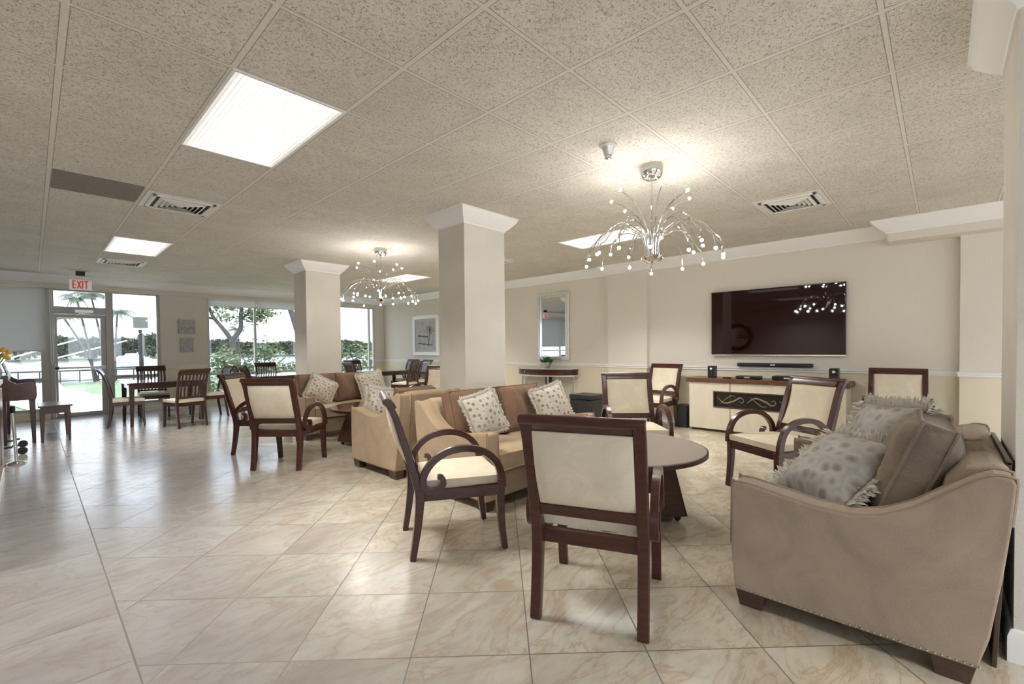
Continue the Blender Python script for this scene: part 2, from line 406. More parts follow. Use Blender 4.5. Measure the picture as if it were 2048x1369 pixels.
# ------------------------------------------------------------------ furniture prototypes (local +x is the way the sitter faces)
def make_armchair(label):
    t = thing('armchair', label, 'armchair', group='ivory suede armchairs with scroll arms')
    up = [(-.300, 0), (-.286, .08), (-.268, .20), (-.256, .32), (-.254, .41), (-.280, .50), (-.309, .60), (-.345, .72), (-.388, .86), (-.428, .945)]
    for s in (1, -1):
        y0, y1 = sorted((s*.217, s*.268))
        MB().ribbon(up, [.036, .038, .044, .05, .058, .05, .045, .042, .038, .034], y0, y1, 4).build('back_post', 'wood', t, .005)
        fp = [(.272, 0), (.258, .10), (.247, .22), (.243, .32), (.245, .405)]
        y0, y1 = sorted((s*.235, s*.285))
        MB().ribbon(fp, [.034, .038, .044, .05, .052], y0, y1, 4).build('leg', 'wood', t, .005)
        arc = [(.250, .395), (.245, .47), (.215, .555), (.155, .617), (.07, .650), (-.02, .656), (-.11, .636), (-.18, .590), (-.225, .53), (-.238, .475),
               (-.224, .43), (-.187, .412), (-.145, .42), (-.118, .455), (-.126, .492), (-.152, .499)]
        MB().ribbon(arc, [.05, .046, .042, .04, .04, .04, .04, .04, .04, .038, .036, .034, .034, .032, .030, .026], s*.282-.018, s*.282+.018, 5,
                    y2=s*.286-.018, y3=s*.286+.018).build('armrest', 'wood', t, .006, angle=50)
    # apron
    a = MB(); a.box(.215, .262, -.25, .25, .345, .412); a.box(-.25, -.205, -.23, .23, .345, .41)
    for s in (1, -1):
        a.add([(-.23, s*.222, .345), (-.23, s*.252, .345), (.25, s*.285, .345), (.25, s*.245, .345), (-.23, s*.222, .41), (-.23, s*.252, .41), (.25, s*.285, .412), (.25, s*.245, .412)],
              [(0, 1, 2, 3), (4, 7, 6, 5), (0, 4, 5, 1), (1, 5, 6, 2), (2, 6, 7, 3), (3, 7, 4, 0)])
    a.build('seat_frame', 'wood', t, .004)
    c = cushion_mb(.47, .52, .085, 12, 5, .55); o = c.build('seat', 'suede', t); set_tf(o, (.028, 0, .442))
    for v in o.data.vertices:
        k = 1-(.235-v.co.x)/.47*.10; v.co.y *= k
    # top roll and lower rail of the back
    MB().ribbon([(-.392, .905), (-.41, .93), (-.428, .952)], [.034, .042, .04], -.218, .218, 2).tube([(-.438, -.268, .955), (-.438, .268, .955)], .023, 14).build('top_rail', 'wood', t, .003)
    MB().ribbon([(-.276, .495), (-.286, .525), (-.296, .55)], .03, -.22, .22, 2).build('lower_back_rail', 'wood', t, .004)
    # upholstered back, cushioned on both faces
    bp = cushion_mb(.375, .432, .062, 12, 6, .45); o = bp.build('backrest', 'suede', t)
    m = frame_matrix((-.112, 0, .335), (1, 0, .33), (-.343, 0, .726)); o.matrix_local = m
    for v in o.data.vertices: v.co.z += .018*(1-(v.co.x/.19)**2)*-1
    return t

def make_slat_chair(label):
    t = thing('dining_chair', label, 'chair', group='dark cherry slat-back dining chairs')
    post = [(-.245, 0), (-.225, .12), (-.205, .28), (-.200, .44), (-.215, .58), (-.25, .73), (-.29, .85), (-.335, .93), (-.365, .955)]
    for s in (1, -1):
        y0, y1 = sorted((s*.19, s*.225))
        MB().ribbon(post, [.03, .034, .04, .042, .036, .03, .028, .028, .03], y0, y1, 4).build('back_post', 'dwood', t, .004)
        MB().ribbon([(.225, 0), (.212, .15), (.205, .30), (.205, .41)], [.028, .034, .038, .042], *sorted((s*.19, s*.228)), 3).build('leg', 'dwood', t, .004)
    MB().box(.19, .225, -.2, .2, .35, .41).box(-.21, -.18, -.2, .2, .35, .41).box(-.2, .21, .19, .218, .35, .41).box(-.2, .21, -.218, -.19, .35, .41).build('seat_frame', 'dwood', t, .003)
    o = cushion_mb(.44, .44, .07, 10, 5, .5).build('seat', 'suede', t); set_tf(o, (.01, 0, .435))
    MB().ribbon([(-.298, .868), (-.316, .90), (-.340, .932), (-.368, .955)], [.022, .024, .028, .032], -.235, .235, 3).build('top_rail', 'dwood', t, .003)
    MB().ribbon([(-.205, .475), (-.21, .51)], .024, -.195, .195, 2).build('lower_back_rail', 'dwood', t, .003)
    for i in range(7):
        y = -.159+i*.053
        MB().ribbon([(-.207, .50), (-.232, .64), (-.262, .75), (-.300, .873)], .013, y-.0115, y+.0115, 3).build('slat', 'dwood', t)
    return t

ARM = [(.445, .08), (.462, .30), (.458, .59), (.446, .604), (.385, .602), (.255, .580), (.12, .556), (-.01, .553), (-.11, .575), (-.21, .631), (-.31, .715), (-.38, .772), (-.425, .795), (-.468, .792),
       (-.478, .77), (-.466, .62), (-.446, .43), (-.415, .20), (-.385, .08)]
def make_sofa(name, label, cat, Ln, body, cush, seats, backs, foot_h=.08, loc=(0, 0, 0), rz=0, nails=True, bt=.25, bh=.44):
    """local +y faces the sitter's way; x from 0 to Ln"""
    t = thing(name, label, cat, loc, rz); aw = .14
    top = ARM[3:14]
    for k, x0 in enumerate((0, Ln-aw)):
        a = MB().prism(ARM[::-1], x0, x0+aw, 'x').build('arm', body, t, .018, segs=3, angle=30)
        for xx in (x0+.012, x0+aw-.012):
            pts = [(xx, q.x, q.y+.001) for q in crom([(p[0], p[1], 0) for p in ARM[1:16]], 2)]
            MB().tube(pts, .0065, 6).build('piping', 'pipe' if body == 'sofa1' else body, a)
        if nails:
            b = MB(); xo = x0-.002 if k == 0 else x0+aw+.002
            for i in range(42):
                y = .43-i*.82/41; b.ball((xo, y, .092), .0052, 6, .8)
            b.build('nailhead_trim', 'brass', a)
    MB().prism([(-.46, .6), (-.385, .085), (-.30, .085), (-.24, .45), (-.30, .74), (-.35, .80), (-.44, .815), (-.478, .79)], aw-.01, Ln-aw+.01, 'x').build('back', body, t, .02, segs=3, angle=30)
    MB().box(aw-.01, Ln-aw+.01, -.36, .435, .085, .285).build('base', body, t, .012)
    w = (Ln-2*aw)/seats
    for i in range(seats):
        o = cushion_mb(w-.006, .70, .17, 12, 7, .72, 0, .02, i).build('seat_cushion', body, t, angle=60); set_tf(o, (aw+w*(i+.5), .115, .365))
        c = cushion_mb(w-.006, .70, .17, 12, 7, .72, 0, 0, i)
        for rm, dz in ((c.rim, .001), (c.rimb, -.001)):
            MB().tube([(p[0]*1.0, p[1]*1.0, p[2]+dz) for p in rm], .006, 6, closed=True).build('piping', body, o)
    w = (Ln-2*aw)/max(1, backs if backs > 0 else 1)
    for (bx, bw, lean) in ([(aw+w*(i+.5), w-.01, .20) for i in range(backs)] if backs > 0 else []):
        n = 14; c = cushion_mb(bw, bh, bt*.9, n, 3.2, .45, .02, .045, int(bx*100))
        o = c.build('back_cushion', cush, t, angle=70); o.matrix_local = frame_matrix((1, 0, 0), (0, 1, .28), (bx, -.165, .445+bh/2-.005))
        for rm in (c.rim, c.rimb): MB().tube(rm, .006, 6, closed=True).build('piping', cush, o)
    for fx in (.06, Ln-.06):
        for fy in (.38, -.32):
            MB().frustum((fx, fy), .075, .095, 0, (fx, fy), .10, .13, foot_h+.006).build('foot', 'espresso', t, .003)
    return t

def make_pillow(label, m, M4, size=.42, th=.15, seed=1, group='fringed medallion throw pillows', fl=.03, fw=1.0):
    t = thing('throw_pillow', label, 'pillow', group=group); t.matrix_world = M4
    c = cushion_mb(size, size, th, 16, 2.2, .05, .07, .05, seed); c.build('cover', m, t, angle=80)
    rr = random.Random(seed*5+1); f = MB(); rim = [Vector(p) for p in c.rim]; k = len(rim)
    for i in range(k):
        a, b = rim[i], rim[(i+1) % k]
        for q in range(9):
            p = a.lerp(b, q/9); out = Vector((p.x, p.y, 0)).normalized(); e = (b-a).normalized()
            nrm = Vector((e.y, -e.x, 0)); nrm = nrm if nrm.dot(out) > 0 else -nrm
            d = (nrm+e*rr.uniform(-.5, .5)+Vector((0, 0, rr.uniform(-.7, .7)))).normalized()
            L_ = fl*rr.uniform(.75, 1.25); s_ = Vector((0, 0, 1)).cross(d)*.0045*fw
            mid = p+d*L_*.55+Vector((0, 0, rr.uniform(-.006, .006)))
            f.add([p-s_, p+s_, mid+s_*1.3, p+d*L_, mid-s_*1.3], [(0, 1, 2, 3, 4)])
            z_ = Vector((0, 0, .004*fw)); f.add([p-z_, p+z_, mid+z_*1.3, p+d*L_+z_*.2, mid-z_*1.3], [(0, 1, 2, 3, 4)])
    f.build('fringe', 'fringe', t, smooth=False)
    return t

def make_chandelier(label, loc, seed, group):
    t = thing('chandelier', label, 'chandelier', loc, 0, group)      # origin at the ceiling
    MB().lathe([(.0, 0), (.085, 0), (.088, -.03), (.086, -.065), (.07, -.098), (.035, -.118), (.0, -.122)], seg=28).build('canopy', 'chrome', t, angle=50)
    MB().tube([(0, 0, -.11), (0, 0, -.74)], .006, 8).build('stem', 'chrome', t)
    MB().lathe([(0, -.725), (.075, -.722), (.088, -.728), (.078, -.748), (.045, -.772), (.012, -.782), (.006, -.79), (0, -.792)], seg=28).build('cup', 'chrome', t, angle=50)
    rr = random.Random(seed); arms = []
    for i in range(14):
        arms.append((2*PI*i/14+rr.uniform(-.09, .09), .53+rr.uniform(-.035, .03), -.745+rr.uniform(-.03, .03), -.475+rr.uniform(-.02, .02), 1))
    for i in range(9):
        arms.append((2*PI*i/9+.25+rr.uniform(-.12, .12), .40+rr.uniform(-.03, .03), -.665+rr.uniform(-.035, .03), -.45+rr.uniform(-.02, .02), 1))
    for i in range(7):
        arms.append((2*PI*i/7+.1+rr.uniform(-.15, .15), .31+rr.uniform(-.04, .05), -.245+rr.uniform(-.05, .035), 0, 0))
    for a, r, zt, zp, low in arms:
        ca, sa = math.cos(a), math.sin(a)
        if low: prof = [(.052, -.73), (.058, -.64), (.080, -.56), (r*.27, zp-.045), (r*.44, zp-.004), (r*.60, zp-.004), (r*.76, zp-.05), (r*.89, zp-.13), (r*.97, (zp+zt)/2-.04), (r, zt+.012)]
        else: prof = [(.032, -.73), (.036, -.62), (.045, -.53), (r*.22+.01, -.45), (r*.42, -.37), (r*.68, (zt-.33)/2-.01), (r-.012, zt-.012)]
        o = MB().tube([(p*ca, p*sa, z) for p, z in prof], .0042, 6, 4).build('arm', 'chrome', t)
        e = prof[-1]; d = (0, -.022) if low else (.018, .012); rb = e[0]+d[0]; zb = e[1]+d[1]
        MB().tube([(e[0]*ca, e[0]*sa, e[1]), ((e[0]+d[0]*.6)*ca, (e[0]+d[0]*.6)*sa, e[1]+d[1]*.6)], .007, 8).build('socket', 'chrome', o)
        MB().ball((rb*ca, rb*sa, zb), .012, 10).build('bulb', 'bulb', o)
    return t
# ------------------------------------------------------------------ room shell
H = 2.709; WX = 7.29; WY = 12.17; LX = -3.2; BY = -5.0
def struct(name, mb, m, parent=None, **k):
    o = mb.build(name, m, parent, **k)
    if parent is None: o['kind'] = 'structure'
    return o
def sempty(name):
    o = bpy.data.objects.new(name, None); C.objects.link(o); o['kind'] = 'structure'; return o
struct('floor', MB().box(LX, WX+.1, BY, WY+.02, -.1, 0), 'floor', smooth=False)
struct('ceiling', MB().box(LX, WX+.1, BY, WY+.1, H, H+.1), 'ceil', smooth=False)
w = MB(); w.box(WX, WX+.15, BY, WY+.15, 0, H); struct('wall_right', w, 'wall', smooth=False)
struct('wall_pilaster', MB().box(WX-.10, WX+.01, 3.64, 4.40, 0, H), 'wall', smooth=False)['kind'] = 'structure'
struct('wall_recess_end', MB().box(WX-.10, WX+.01, BY, -.15, 0, H), 'wall', smooth=False)
struct('wall_soffit', MB().box(6.96, WX+.01, BY, .47, 2.47, H), 'wall', smooth=False)
# pillar at the right of the frame
struct('column', MB().box(2.66, 3.26, -.95, -.215, 0, H), 'col', smooth=False)
# window wall: header, pier, end pier, knee walls
w = MB(); w.box(LX, WX, WY-.03, WY+.12, 2.463, H); w.box(1.915, 2.77, WY, WY+.12, 0, 2.47); w.box(6.98, WX, WY, WY+.12, 0, 2.47)
w.box(2.77, 6.98, WY, WY+.12, 0, .19); w.box(1.13, 1.915, WY, WY+.12, 0, .17); w.box(LX, .235, WY, WY+.12, 0, .15)
struct('wall_window', w, 'wall', smooth=False)
# left and back of the room; unseen openings added to let in fill daylight
w = MB(); w.box(LX-.12, LX, BY, WY+.12, 0, .5); w.box(LX-.12, LX, BY, WY+.12, 2.46, H)
for y0, y1 in ((BY, -4.2), (-1.8, 12.2)): w.box(LX-.12, LX, y0, y1, .4, 2.5)
struct('wall_left', w, 'wall', smooth=False)
w = MB(); w.box(LX, WX, BY-.12, BY, 0, .5); w.box(LX, WX, BY-.12, BY, 2.46, H)
for x0, x1 in ((LX, -2.2), (.6, 1.2), (4.0, 4.6), (6.9, WX)): w.box(x0, x1, BY-.12, BY, .4, 2.5)
struct('wall_back', w, 'wall', smooth=False)

# mouldings
CR = [(0, 0), (.012, -.0), (.018, .018), (.045, .035), (.075, .06), (.115, .10), (.135, .122), (.142, .142), (.158, .149), (.0, .149)]
CB = H-.149
def crown_run(n, pts, m='trim'):
    """pts: plan polyline of the wall face with outward side on the right hand; mitred corners"""
    P = [Vector((p[0], p[1], 0)) for p in pts]; mb = MB(); k = len(P); sec = []
    for i, p in enumerate(P):
        d0 = (P[i]-P[i-1]).normalized() if i else None; d1 = (P[i+1]-P[i]).normalized() if i < k-1 else None
        if d0 is None: nn = Vector((d1.y, -d1.x, 0))
        elif d1 is None: nn = Vector((d0.y, -d0.x, 0))
        else:
            a, b = Vector((d0.y, -d0.x, 0)), Vector((d1.y, -d1.x, 0)); nn = (a+b)/(1+a.dot(b))
        sec.append([p+nn*o+Vector((0, 0, CB+z)) for o, z in CR])
    vs = [v for s in sec for v in s]; m_ = len(CR)
    fs = [(i*m_+j, i*m_+(j+1) % m_, (i+1)*m_+(j+1) % m_, (i+1)*m_+j) for i in range(k-1) for j in range(m_)]
    fs += [tuple(range(m_)), tuple(range((k-1)*m_, k*m_))[::-1]]
    mb.add(vs, fs); o = mb.build(n, m, angle=25); o['kind'] = 'structure'; return o
crown_run('trim_1', [(LX, WY-.03), (WX, WY-.03), (WX, 4.40), (WX-.10, 4.40), (WX-.10, 3.64), (WX, 3.64), (WX, .47), (6.96, .47), (6.96, BY)])
# chair rail
RL = [(0, 0), (.012, .0), (.016, .012), (.012, .02), (.022, .03), (.026, .045), (.014, .05), (.02, .058), (.0, .062)]
def rail_run(n, pts, z, prof, m='trim'):
    P = [Vector((p[0], p[1], 0)) for p in pts]; mb = MB(); k = len(P); m_ = len(prof); vs = []
    for i, p in enumerate(P):
        d0 = (P[i]-P[i-1]).normalized() if i else None; d1 = (P[i+1]-P[i]).normalized() if i < k-1 else None
        if d0 is None: nn = Vector((d1.y, -d1.x, 0))
        elif d1 is None: nn = Vector((d0.y, -d0.x, 0))
        else:
            a, b = Vector((d0.y, -d0.x, 0)), Vector((d1.y, -d1.x, 0)); nn = (a+b)/(1+a.dot(b))
        vs += [p+nn*o+Vector((0, 0, z+h)) for o, h in prof]
    fs = [(i*m_+j, i*m_+(j+1) % m_, (i+1)*m_+(j+1) % m_, (i+1)*m_+j) for i in range(k-1) for j in range(m_)]+[tuple(range(m_)), tuple(range((k-1)*m_, k*m_))[::-1]]
    mb.add(vs, fs); o = mb.build(n, m, angle=25); o['kind'] = 'structure'; return o
rail_run('trim_2', [(6.98, WY), (WX, WY), (WX, 4.40), (WX-.10, 4.40), (WX-.10, 3.64), (WX, 3.64), (WX, -.15), (WX-.10, -.15), (WX-.10, BY)], .885, RL)
rail_run('trim_3', [(1.93, WY), (2.765, WY)], .885, RL)
BB = [(0, 0), (.018, 0), (.018, .10), (.010, .125), (.0, .13)]
rail_run('baseboard_right', [(6.98, WY), (WX, WY), (WX, 4.40), (WX-.10, 4.40), (WX-.10, 3.64), (WX, 3.64), (WX, -.15), (WX-.10, -.15), (WX-.10, BY)], 0, BB)
rail_run('baseboard_window', [(1.13, WY), (6.98, WY)], 0, [(0, 0), (.012, 0), (.012, .09), (0, .1)])
rail_run('baseboard_pillar', [(2.66, -.95), (2.66, -.215), (3.26, -.215), (3.26, -.95)][::1], 0, [(-a, b) for a, b in BB])

def column_crown(n, x0, x1, y0, y1):
    mb = MB(); m_ = len(CR); vs = []; cs = [(x0, y0, -1, -1), (x1, y0, 1, -1), (x1, y1, 1, 1), (x0, y1, -1, 1)]
    for x, y, a, b in cs: vs += [(x+a*o*.80, y+b*o*.80, CB+z) for o, z in CR]
    fs = [(i*m_+j, i*m_+(j+1) % m_, ((i+1) % 4)*m_+(j+1) % m_, ((i+1) % 4)*m_+j) for i in range(4) for j in range(m_)]
    mb.add(vs, fs); o = mb.build(n, 'trim', angle=25); o['kind'] = 'structure'
struct('column.001', MB().box(3.105, 3.70, 3.60, 4.03, 0, H), 'col', smooth=False)
column_crown('trim_4', 3.105, 3.70, 3.60, 4.03)
struct('column.002', MB().box(3.115, 3.70, 7.57, 8.06, 0, H), 'col', smooth=False)
column_crown('trim_5', 3.115, 3.70, 7.57, 8.06)
column_crown('trim_6', 2.66, 3.26, -.95, -.215)

# ------------------------------------------------------------------ openings in the window wall
y0, y1 = WY+.02, WY+.09
def win(n, frames, panes, m='alu'):
    r = sempty(n); mb = MB()
    for a in frames:
        hz = .004 if a[1]-a[0] > a[3]-a[2] else 0
        mb.box(a[0], a[1], y0+hz, y1-hz, a[2], a[3])
    mb.build('window_frame', m, r, smooth=False)
    for a in panes: MB().box(a[0], a[1], WY+.05, WY+.056, a[2], a[3]).build('pane', 'glass', r, smooth=False)
    return r
win('window_1', [(-3.2, .25, 2.40, 2.47), (-3.2, .25, .715, .775), (-3.2, .25, .14, .20), (-1.5, -1.44, .15, 2.46), (.13, .25, 0, 2.47)],
    [(-3.2, -1.5, .775, 2.4), (-1.44, .13, .775, 2.4), (-3.2, -1.5, .2, .715), (-1.44, .13, .2, .715)])
win('window_2', [(1.13, 1.16, .17, 2.47), (1.86, 1.915, .17, 2.47), (1.13, 1.915, .715, .775), (1.13, 1.915, .17, .215), (1.13, 1.915, 2.435, 2.47)],
    [(1.16, 1.86, .775, 2.44), (1.16, 1.86, .215, .715)])
fr = [(2.77, 6.98, .19, .235), (2.77, 6.98, .69, .74), (2.77, 6.98, 2.43, 2.47)]; mx = [2.77, 3.755, 4.77, 5.78, 6.80, 6.95]
for x in mx: fr.append((x, x+.05, .19, 2.47))
win('window_3', fr, [(mx[i]+.05, mx[i+1], a, b) for i in range(5) for a, b in ((.235, .69), (.74, 2.43))], 'alul')
d = sempty('door_1')
MB().box(.25, .315, y0-.03, y1, 0, 2.13).box(1.045, 1.13, y0-.03, y1, 0, 2.47).box(.315, 1.045, y0-.028, y1-.003, 1.99, 2.13).box(.315, 1.045, y0, y1-.003, 2.43, 2.47).box(.25, .315, y0, y1, 2.13, 2.47).box(.315, 1.045, WY-.01, y1-.003, 0, .018).build('door_frame', 'alu', d, smooth=False)
MB().box(.318, .352, y0, y1-.01, .02, 1.985).box(.965, 1.042, y0, y1-.01, .02, 1.985).box(.352, .965, y0+.002, y1-.012, 1.92, 1.985).box(.352, .965, y0+.002, y1-.012, .02, .085).build('door_leaf', 'alu', d, smooth=False)
MB().box(.352, .965, WY+.05, WY+.056, .085, 1.92).build('pane', 'glass', d, smooth=False)
MB().box(.315, 1.05, WY+.05, WY+.056, 2.13, 2.43).build('transom_pane', 'glass', d, smooth=False)
MB().tube([(.34, WY-.045, .955), (1.02, WY-.045, .955)], .018, 10).box(.325, .365, WY-.06, WY+.03, .92, .99).box(.99, 1.03, WY-.06, WY+.03, .92, .99).build('push_bar', 'metalw', d)
MB().box(.60, .86, WY-.055, WY+.0, 2.02, 2.075).tube([(.80, WY-.05, 2.015), (.66, WY-.12, 2.0), (.62, WY+.0, 1.97)], .007, 6).build('door_closer', 'silver', d)
MB().ball((.335, WY-.06, .955), .03, 10).build('lock_cylinder', 'black', d)
# unseen overhang added above the glazing to trim the sun patch indoors
struct('added_sun_overhang', MB().box(LX-1, WX+1, WY+.13, WY+1.0, 2.62, 2.8), 'metalw', smooth=False)

b = thing('roller_blind', 'long pale roller blind half lowered over the window left of the door', 'blind', (0, 0, 0))
MB().box(-3.1, .205, WY-.035, WY-.031, 1.29, 2.46).build('shade_cloth', 'shade', b, smooth=False)
MB().tube([(-3.1, WY-.033, 1.285), (.205, WY-.033, 1.285)], .012, 8).build('bottom_bar', 'alul', b)
MB().tube([(.262, WY-.05, 2.45), (.262, WY-.05, 1.1), (.275, WY-.05, 1.03), (.29, WY-.05, 1.1), (.285, WY-.05, 2.45)], .005, 6, 0).build('pull_chain', 'metalw', b)
for i, (xa, xb) in enumerate(((2.80, 3.765), (3.80, 4.78), (4.82, 5.78))):
    b = thing('roller_blind', ['rolled-up pale shade over the pane beside the beige pier', 'rolled-up pale shade left of the far column', 'rolled-up pale shade hidden partly by the far column'][i], 'blind', group='short shades above the big window')
    MB().box(xa, xb, WY-.03, WY-.026, 2.285, 2.46).build('shade_cloth', 'shadel', b, smooth=False)
    MB().tube([(xa, WY-.028, 2.283), (xb, WY-.028, 2.283)], .009, 8).build('bottom_bar', 'alul', b)

# ------------------------------------------------------------------ ceiling fittings
LT = [((GX+GS*1, GY), 'large lit ceiling light panel above the tiled aisle, nearest one'), ((GX+GS*1, GY+GS*8), 'lit ceiling light panel near the exit sign'),
      ((GX+GS*8, GY), 'lit ceiling light panel behind the near chandelier'), ((GX+GS*8, GY+GS*8), 'lit ceiling light panel behind the far chandelier'),
      ((GX+GS*1, GY-GS*9), 'unseen ceiling light panel added for fill behind the viewpoint over the aisle'), ((GX+GS*8, GY-GS*9), 'unseen ceiling light panel added for fill behind the viewpoint near the television wall'),  # panels from here on are out of view, added as fill light
      ((GX-GS*4, GY), 'unseen ceiling light panel added for fill over the area left of the aisle'), ((GX-GS*4, GY-GS*9), 'unseen ceiling light panel added for fill in the back corner left of the aisle'),
      ((GX+GS*4, GY-GS*7), 'unseen ceiling light panel added for fill behind the square pillar')]
for (lx, ly), lab in LT:
    t = thing('ceiling_light', lab, 'ceiling light', (lx+GS/2, ly+GS, H), 0, 'recessed two by four foot light panels')
    f = MB(); a, c_ = .292, .597
    f.box(-a-.012, a+.012, c_-.002, c_+.012, -.008, .0).box(-a-.012, a+.012, -c_-.012, -c_+.002, -.008, .0).box(-a-.012, -a+.002, -c_, c_, -.008, 0).box(a-.002, a+.012, -c_, c_, -.008, 0)
    f.build('frame', 'metalw', t)
    MB().add([(-a, -c_, -.004), (a, -c_, -.004), (a, c_, -.004), (-a, c_, -.004)], [(0, 3, 2, 1)]).build('diffuser', 'diff', t, smooth=False)
    la = bpy.data.lights.new('panel_lamp', 'AREA'); la.shape = 'RECTANGLE'; la.size = .56; la.size_y = 1.17; la.energy = LAMP*1.15; la.spread = rad(122); la.color = (1, .975, .93)
    lo = bpy.data.objects.new('panel_lamp', la); C.objects.link(lo); lo.parent = t; lo.location = (0, 0, -.012)
def vent(x, y, lab, rz=0):
    t = thing('ceiling_vent', lab, 'vent', (x, y, H), rz, 'square louvred ceiling air diffusers'); a = .25
    MB().box(-.29, .29, -.29, .29, -.006, -.001).build('panel', 'metalw', t)
    f = MB()
    for s in (1, -1):
        f.box(-a, a, *sorted((s*a, s*(a-.035))), -.022, -.006); f.box(*sorted((s*a, s*(a-.035))), -a, a, -.022, -.006)
    f.build('frame', 'metalw', t, .004)
    MB().box(-a+.03, a-.03, -a+.03, a-.03, -.010, -.006).build('throat', 'bmatte', t)
    for i in range(5):
        r = .035+i*.037; L_ = MB()
        for k in range(4):
            rm = Matrix.Rotation(k*PI/2, 4, 'Z')
            vs = [(-r, r, -.011), (r, r, -.011), (r-.02, r-.022, -.028), (-r+.02, r-.022, -.028)]
            vs += [(-r, r+.002, -.013), (r, r+.002, -.013), (r-.02, r-.020, -.030), (-r+.02, r-.020, -.030)]
            L_.add([rm @ Vector(v) for v in vs], [(0, 1, 2, 3), (4, 7, 6, 5), (0, 4, 5, 1), (2, 6, 7, 3)])
        L_.build('louvre', 'metalw', t)
vent(GX+GS*1.5, GY+GS*4.65, 'louvred air vent between the two aisle light panels')
vent(GX+GS*1.5, GY+GS*11.5, 'louvred air vent nearest the exit sign')
vent(GX+GS*8.55, GY-GS*2.5, 'louvred air vent above the television end of the room')
vent(GX+GS*8.5, GY+GS*4.5, 'louvred air vent just right of the near column', 0)
o = MB().box(GX+.02, GX+GS-.02, GY+GS*4+.015, GY+GS*5-.015, H-.004, H+.01).build('ceiling_tile', simple('stained_ceiling_tile', (.24, .21, .185), .9, var=.1, vscale=30), smooth=False)
tag(o, 'single stained brown ceiling tile left of the louvred vent', 'ceiling tile')
t = thing('smoke_detector', 'small silver sprinkler-style smoke detector on the ceiling near the chandelier', 'smoke detector', (2.865, 1.742, H))
MB().lathe([(0, 0), (.062, 0), (.060, -.012), (.045, -.02), (.036, -.05), (.026, -.075)], seg=24).build('housing', 'silver', t, angle=30)
MB().lathe([(.024, -.07), (.026, -.078), (.018, -.082), (.025, -.088), (.025, -.096), (0, -.098)], seg=20).build('sensor_head', 'chrome', t, angle=30)
ch1 = make_chandelier('chrome fountain chandelier with lit bulbs above the round coffee table, nearer one', (3.435, 1.69, H), 3, 'chrome spray chandeliers')
ch2 = dup(ch1, (3.50, 5.90, H), 1.1, 'chrome fountain chandelier between the two columns, farther one')
# exit sign
t = thing('exit_sign', 'white ceiling-hung sign reading EXIT in red over the glass door', 'sign', (.642, 11.3, 0))
MB().box(-.15, .15, -.02, .02, 2.378, 2.60).build('sign_body', 'exitw', t, .006)
MB().box(-.15, .15, -.028, .028, 2.555, 2.628).build('top_housing', 'metalw', t, .004)
MB().box(-.06, .06, -.04, .04, 2.628, H).build('ceiling_mount', 'bmatte', t, .003)
L_ = MB(); zt, zb, w_ = 2.54, 2.40, .018; yy0, yy1 = -.026, -.0195
def seg(x0, z0, x1, z1, w=w_):
    d = Vector((x1-x0, 0, z1-z0)).normalized(); n_ = Vector((-d.z, 0, d.x))*w/2; a, b = Vector((x0, yy0, z0)), Vector((x1, yy0, z1)); dy = Vector((0, yy1-yy0, 0))
    L_.add([a-n_, a+n_, b+n_, b-n_, a-n_+dy, a+n_+dy, b+n_+dy, b-n_+dy], [(0, 1, 2, 3), (4, 7, 6, 5), (0, 4, 5, 1), (1, 5, 6, 2), (2, 6, 7, 3), (3, 7, 4, 0)])
seg(-.098, zb, -.098, zt); seg(-.105, zt-.007, -.058, zt-.007); seg(-.105, zb+.007, -.058, zb+.007); seg(-.105, .5*(zt+zb), -.064, .5*(zt+zb))
seg(-.042, zb, .004, zt); seg(.004, zb, -.042, zt); seg(.026, zb, .026, zt); seg(.046, zt-.007, .104, zt-.007); seg(.075, zb, .075, zt)
L_.build('lettering', 'red', t, smooth=False)
M_dt = wood_mat('glossy_cherry_top', (.03, .011, .009), (.06, .022, .015), .08, (3, 20, 3), .8)
# ------------------------------------------------------------------ seating
a0 = make_armchair('ivory suede armchair seen from behind, nearest one, in front of the round table')
a0.location = (1.968, 1.260, 0); a0.rotation_euler.z = rad(22)
for x, y, d, lab in ((1.922, 2.363, -28.2, 'ivory suede armchair seen in profile with curled wooden arms, left of the near armchair'),
                     (1.963, 5.261, 41.6, 'ivory suede armchair seen from behind near the far coffee table'),
                     (2.040, 6.185, -44, 'ivory suede armchair half hidden behind another armchair by the aisle'),
                     (4.172, 2.242, 221.1, 'ivory suede armchair beyond the round table, right of the loveseat'),
                     (6.655, 3.271, 176.1, 'ivory suede armchair against the wall left of the television cabinet'),
                     (4.393, 1.026, 148.1, 'ivory suede armchair facing left in front of the television cabinet'),
                     (6.575, .355, 182.6, 'ivory suede armchair against the wall right of the television cabinet'),
                     (4.36, 5.93, 206, 'ivory suede armchair mostly hidden behind the near square column')):
    dup(a0, (x, y, 0), rad(d), lab)

s1 = make_sofa('loveseat', 'taupe velvet loveseat with nailhead trim in front of the square pillar', 'sofa', 1.45, 'sofa1', 'cush1', 2, 0, loc=(2.335, .283, 0))
n = 14; c = cushion_mb(.60, .53, .27, 18, 2.5, .42, .045, .06, 5); o = c.build('back_cushion', 'cush1', s1, angle=70)
o.matrix_local = frame_matrix((1, 0.03, 0), (0, 1, .36), (.485, -.185, .675))
for rm in (c.rim, c.rimb): MB().tube(rm, .008, 6, closed=True).build('piping', 'cush1', o)
make_sofa('loveseat', 'tan velvet loveseat with brown back cushions facing the near round table', 'sofa', 1.48, 'sofa', 'cush', 2, 2, loc=(3.83, 2.955, 0), rz=PI)
make_sofa('club_chair', 'single tan club chair with its back to the near group', 'club chair', .74, 'sofa', 'cush', 1, 1, loc=(2.36, 4.17, 0), bt=.22, bh=.38).scale = (1, 1, 1.05)
